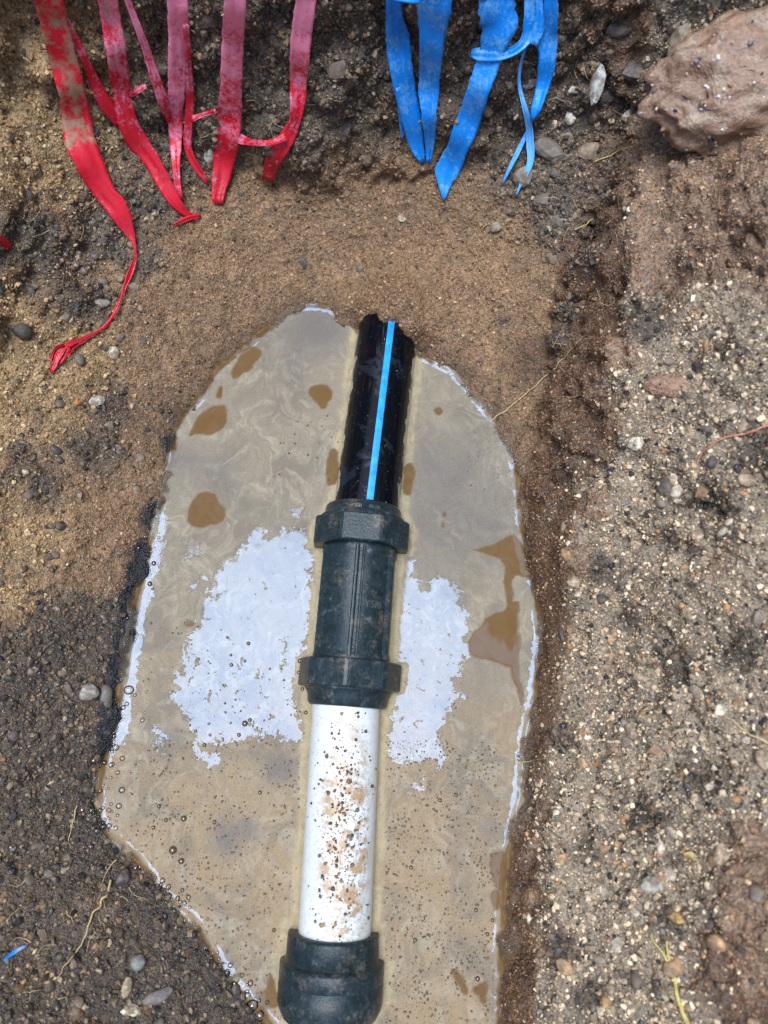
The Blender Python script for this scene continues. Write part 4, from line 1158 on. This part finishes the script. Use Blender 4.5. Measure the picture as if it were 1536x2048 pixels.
def lump(name, px, py, wpx, hpx, depth, label, cat, seed, push=0.0, sub=5):
    """a lumpy clod of soil, its middle at a place on the bank"""
    loc, nrm = hit(px, py)
    s = (loc - CAM).length / FPX
    rx, ry = wpx * s / 2, hpx * s / 2
    bm = bmesh.new(); bmesh.ops.create_icosphere(bm, subdivisions=sub, radius=1.0)
    co = np.array([v.co for v in bm.verts])
    k = 1 + 0.32 * fbm(co, 1.3, 2, seed) + 0.20 * fbm(co, 3.5, 3, seed + 5) + 0.08 * fbm(co, 11, 3, seed + 9)
    co = co * k[:, None] * np.array([rx, ry, depth])
    view = (CAM - loc).normalized()
    nn = (nrm * .7 + view * .6).normalized()
    right = Vector((1, 0, 0)); upv = nn.cross(right).normalized(); right = upv.cross(nn).normalized()
    mt = np.array(Matrix((right, upv, nn)).transposed())
    cw = co @ mt.T
    f = np.array([[v.index for v in fc.verts] for fc in bm.faces]); bm.free()
    me = np_mesh(name, cw, f, np.full(len(f), 3), True)
    me.materials.append(M_CLAY)
    o = bpy.data.objects.new(name, me); o.location = loc + nn * push
    tag(o, label, cat)
    return link(o)
def grit(o, n, r0, r1, kinds):
    me = o.data
    vv = np.array([v.co for v in me.vertices]); ff = np.array([tuple(p.vertices) for p in me.polygons])
    ar = np.linalg.norm(np.cross(vv[ff[:, 1]] - vv[ff[:, 0]], vv[ff[:, 2]] - vv[ff[:, 0]]), axis=1)
    idx = rng.choice(len(ff), n, p=ar / ar.sum())
    u = rng.random((n, 2)); u[u.sum(1) > 1] = 1 - u[u.sum(1) > 1]
    P = vv[ff[idx, 0]] + (vv[ff[idx, 1]] - vv[ff[idx, 0]]) * u[:, :1] + (vv[ff[idx, 2]] - vv[ff[idx, 0]]) * u[:, 1:]
    keep = fbm(P, 45, 3, 9) + rng.uniform(-.35, .35, n) > 0.0
    P = P[keep]
    pc, pp = PAL[kinds]
    cc = np.array(pc)[rng.choice(len(pc), len(P), p=np.array(pp) / sum(pp))]
    g = grains('grit', P, r0 + (r1 - r0) * rng.random(len(P)) ** 3, cc * rng.uniform(.7, 1.2, (len(P), 1)), ICO_V, ICO_F, M_GRAIN)
    g.parent = o; g['kind'] = 'stuff'
cb = lump('clay_boulder', 1556, 172, 410, 205, 0.034, 'big lump of wet reddish clay jutting out at top right', 'clay lump', 700, -0.004)
grit(cb, 900, .0008, .0026, 3)
cc_ = lump('clay_clod', 1343, 774, 96, 40, 0.005, 'small red-brown clod stuck on the pale right bank', 'clod', 740, -0.0015, 4)
grit(cc_, 250, .0005, .0014, 4)
stone(1358,100,40,90,(.30,.26,.19),'pale upright stone just left of the big clay lump',ang=True,k=1,tilt=-.1,sink=.2,cat='stone',name='stone')

# ------------------------------------------------------------------ roots
def root(pts, r, mat, label=None, lift=0.0012, name='root', cat='root', parent=None, wig=2.0, seed=0):
    P = np.array(pts, float)
    dseg = np.concatenate(([0], np.cumsum(np.hypot(np.diff(P[:, 0]), np.diff(P[:, 1])))))
    m = max(5, int(dseg[-1] / 7)); ss = np.linspace(0, dseg[-1], m)
    r3 = np.random.default_rng(seed)
    X = np.interp(ss, dseg, P[:, 0]) + r3.normal(0, wig, m); Y = np.interp(ss, dseg, P[:, 1]) + r3.normal(0, wig, m)
    X[1:-1] = .25 * X[:-2] + .5 * X[1:-1] + .25 * X[2:]; Y[1:-1] = .25 * Y[:-2] + .5 * Y[1:-1] + .25 * Y[2:]
    C = []
    for a, b in zip(X, Y):
        loc, nr = hit(a, b); C.append(loc + nr * lift + (CAM - loc).normalized() * 0.0008)
    co = []; f = []
    for k in range(m):
        t = (C[min(k + 1, m - 1)] - C[max(k - 1, 0)]).normalized()
        a = t.cross(Vector((0, .3, 1))).normalized(); b = t.cross(a)
        rr = r * (1 - 0.65 * k / (m - 1))
        for j in range(5):
            co.append(C[k] + (a * math.cos(j * 1.2566) + b * math.sin(j * 1.2566)) * rr)
    for k in range(m - 1):
        for j in range(5): f.append((k * 5 + j, k * 5 + (j + 1) % 5, (k + 1) * 5 + (j + 1) % 5, (k + 1) * 5 + j))
    if name is None: return np.array(co), np.array(f)
    o = obj(name, np_mesh(name, np.array(co), np.array(f), np.full(len(f), 4), True), mat)
    if parent is not None: o.parent = parent
    elif label: tag(o, label, cat)
    return o
root([(985,838),(1010,825),(1040,798),(1070,772),(1100,745),(1130,720),(1145,698),(1170,670)], .0008, M_ROOT, 'fine pale root crossing the brown slope right of the black pipe', seed=1, wig=3)
yr = root([(1385,2060),(1360,2010),(1350,1960),(1340,1935),(1335,1900),(1330,1880)], .0022, M_ROOTY, 'forked yellow root on the right bank near the bottom', seed=2)
root([(1340,1930),(1325,1905),(1310,1880),(1298,1866)], .0013, M_ROOTY, name='branch', parent=yr, seed=3)
root([(1345,1958),(1358,1962),(1366,1966)], .0011, M_ROOTY, name='branch', parent=yr, seed=4)
root([(1334,1912),(1345,1915)], .001, M_ROOTY, name='branch', parent=yr, seed=5)
root([(1540,852),(1500,862),(1460,872),(1430,885),(1405,905),(1395,930)], .0011, M_ROOTR, 'thin reddish root on the right bank near the right edge', seed=6)
root([(1540,1490),(1500,1470),(1465,1445),(1448,1432)], .0012, M_ROOT, 'tan root at the right edge of the right bank', seed=7)
root([(225,1762),(215,1790),(195,1815),(178,1835),(172,1870),(160,1895),(128,1930),(118,1960)], .0011, M_ROOT, 'long tan root winding down the dark left bank', seed=8, wig=3)
root([(155,1605),(145,1640),(138,1680),(142,1700)], .0006, M_ROOT, 'thin pale root looping beside the left waterline', seed=9)
root([(234,1722),(215,1740),(205,1762),(200,1780)], .0006, M_ROOT, 'short pale root hair at the left waterline', seed=10)
root([(1150,460),(1185,440),(1200,425),(1225,400)], .0007, M_ROOTY, 'yellowish root hair at the foot of the far wall, right side', seed=11, wig=4)
root([(1190,320),(1225,308),(1250,300),(1275,288),(1300,280)], .0007, M_ROOTY, 'yellowish root hair below the bright white stone', seed=12, wig=4)
root([(1000,1527),(1040,1523),(1066,1525)], .0008, M_ROOT, 'straw-like root poking over the right shore', seed=13)
root([(1015,14),(1022,30)], .0006, M_ROOT, None, seed=14) if False else None
# the countless hair roots: one mass
CO = []; FF = []; off = 0
for (x0, y0, x1, y1, n) in [(0,150,330,480,26),(330,40,760,330,22),(950,120,1240,520,34),(1200,280,1500,560,14),(0,1700,260,2040,14),(1080,560,1210,1000,10),(1120,1100,1500,1700,8)]:
    for _ in range(n):
        px, py = rng.uniform(x0, x1), rng.uniform(y0, y1); a = rng.uniform(0, 6.28); ln = rng.uniform(18, 55); bd = rng.normal(0, .8)
        pts = [(px, py)]
        for q in range(3):
            px += math.cos(a) * ln / 3; py += math.sin(a) * ln / 3; a += bd; pts.append((px, max(py, 5)))
        c, f = root(pts, rng.uniform(.00022, .00045), None, name=None, seed=int(rng.integers(1e6)), lift=.0018)
        CO.append(c); FF.append(f + off); off += len(c)
FF = np.concatenate(FF)
hr = obj('root_hairs', np_mesh('root_hairs', np.concatenate(CO), FF, np.full(len(FF), 4), True), M_ROOT)
tag(hr, 'hair-thin pale roots sticking out of the soil all round', 'roots', kind='stuff')
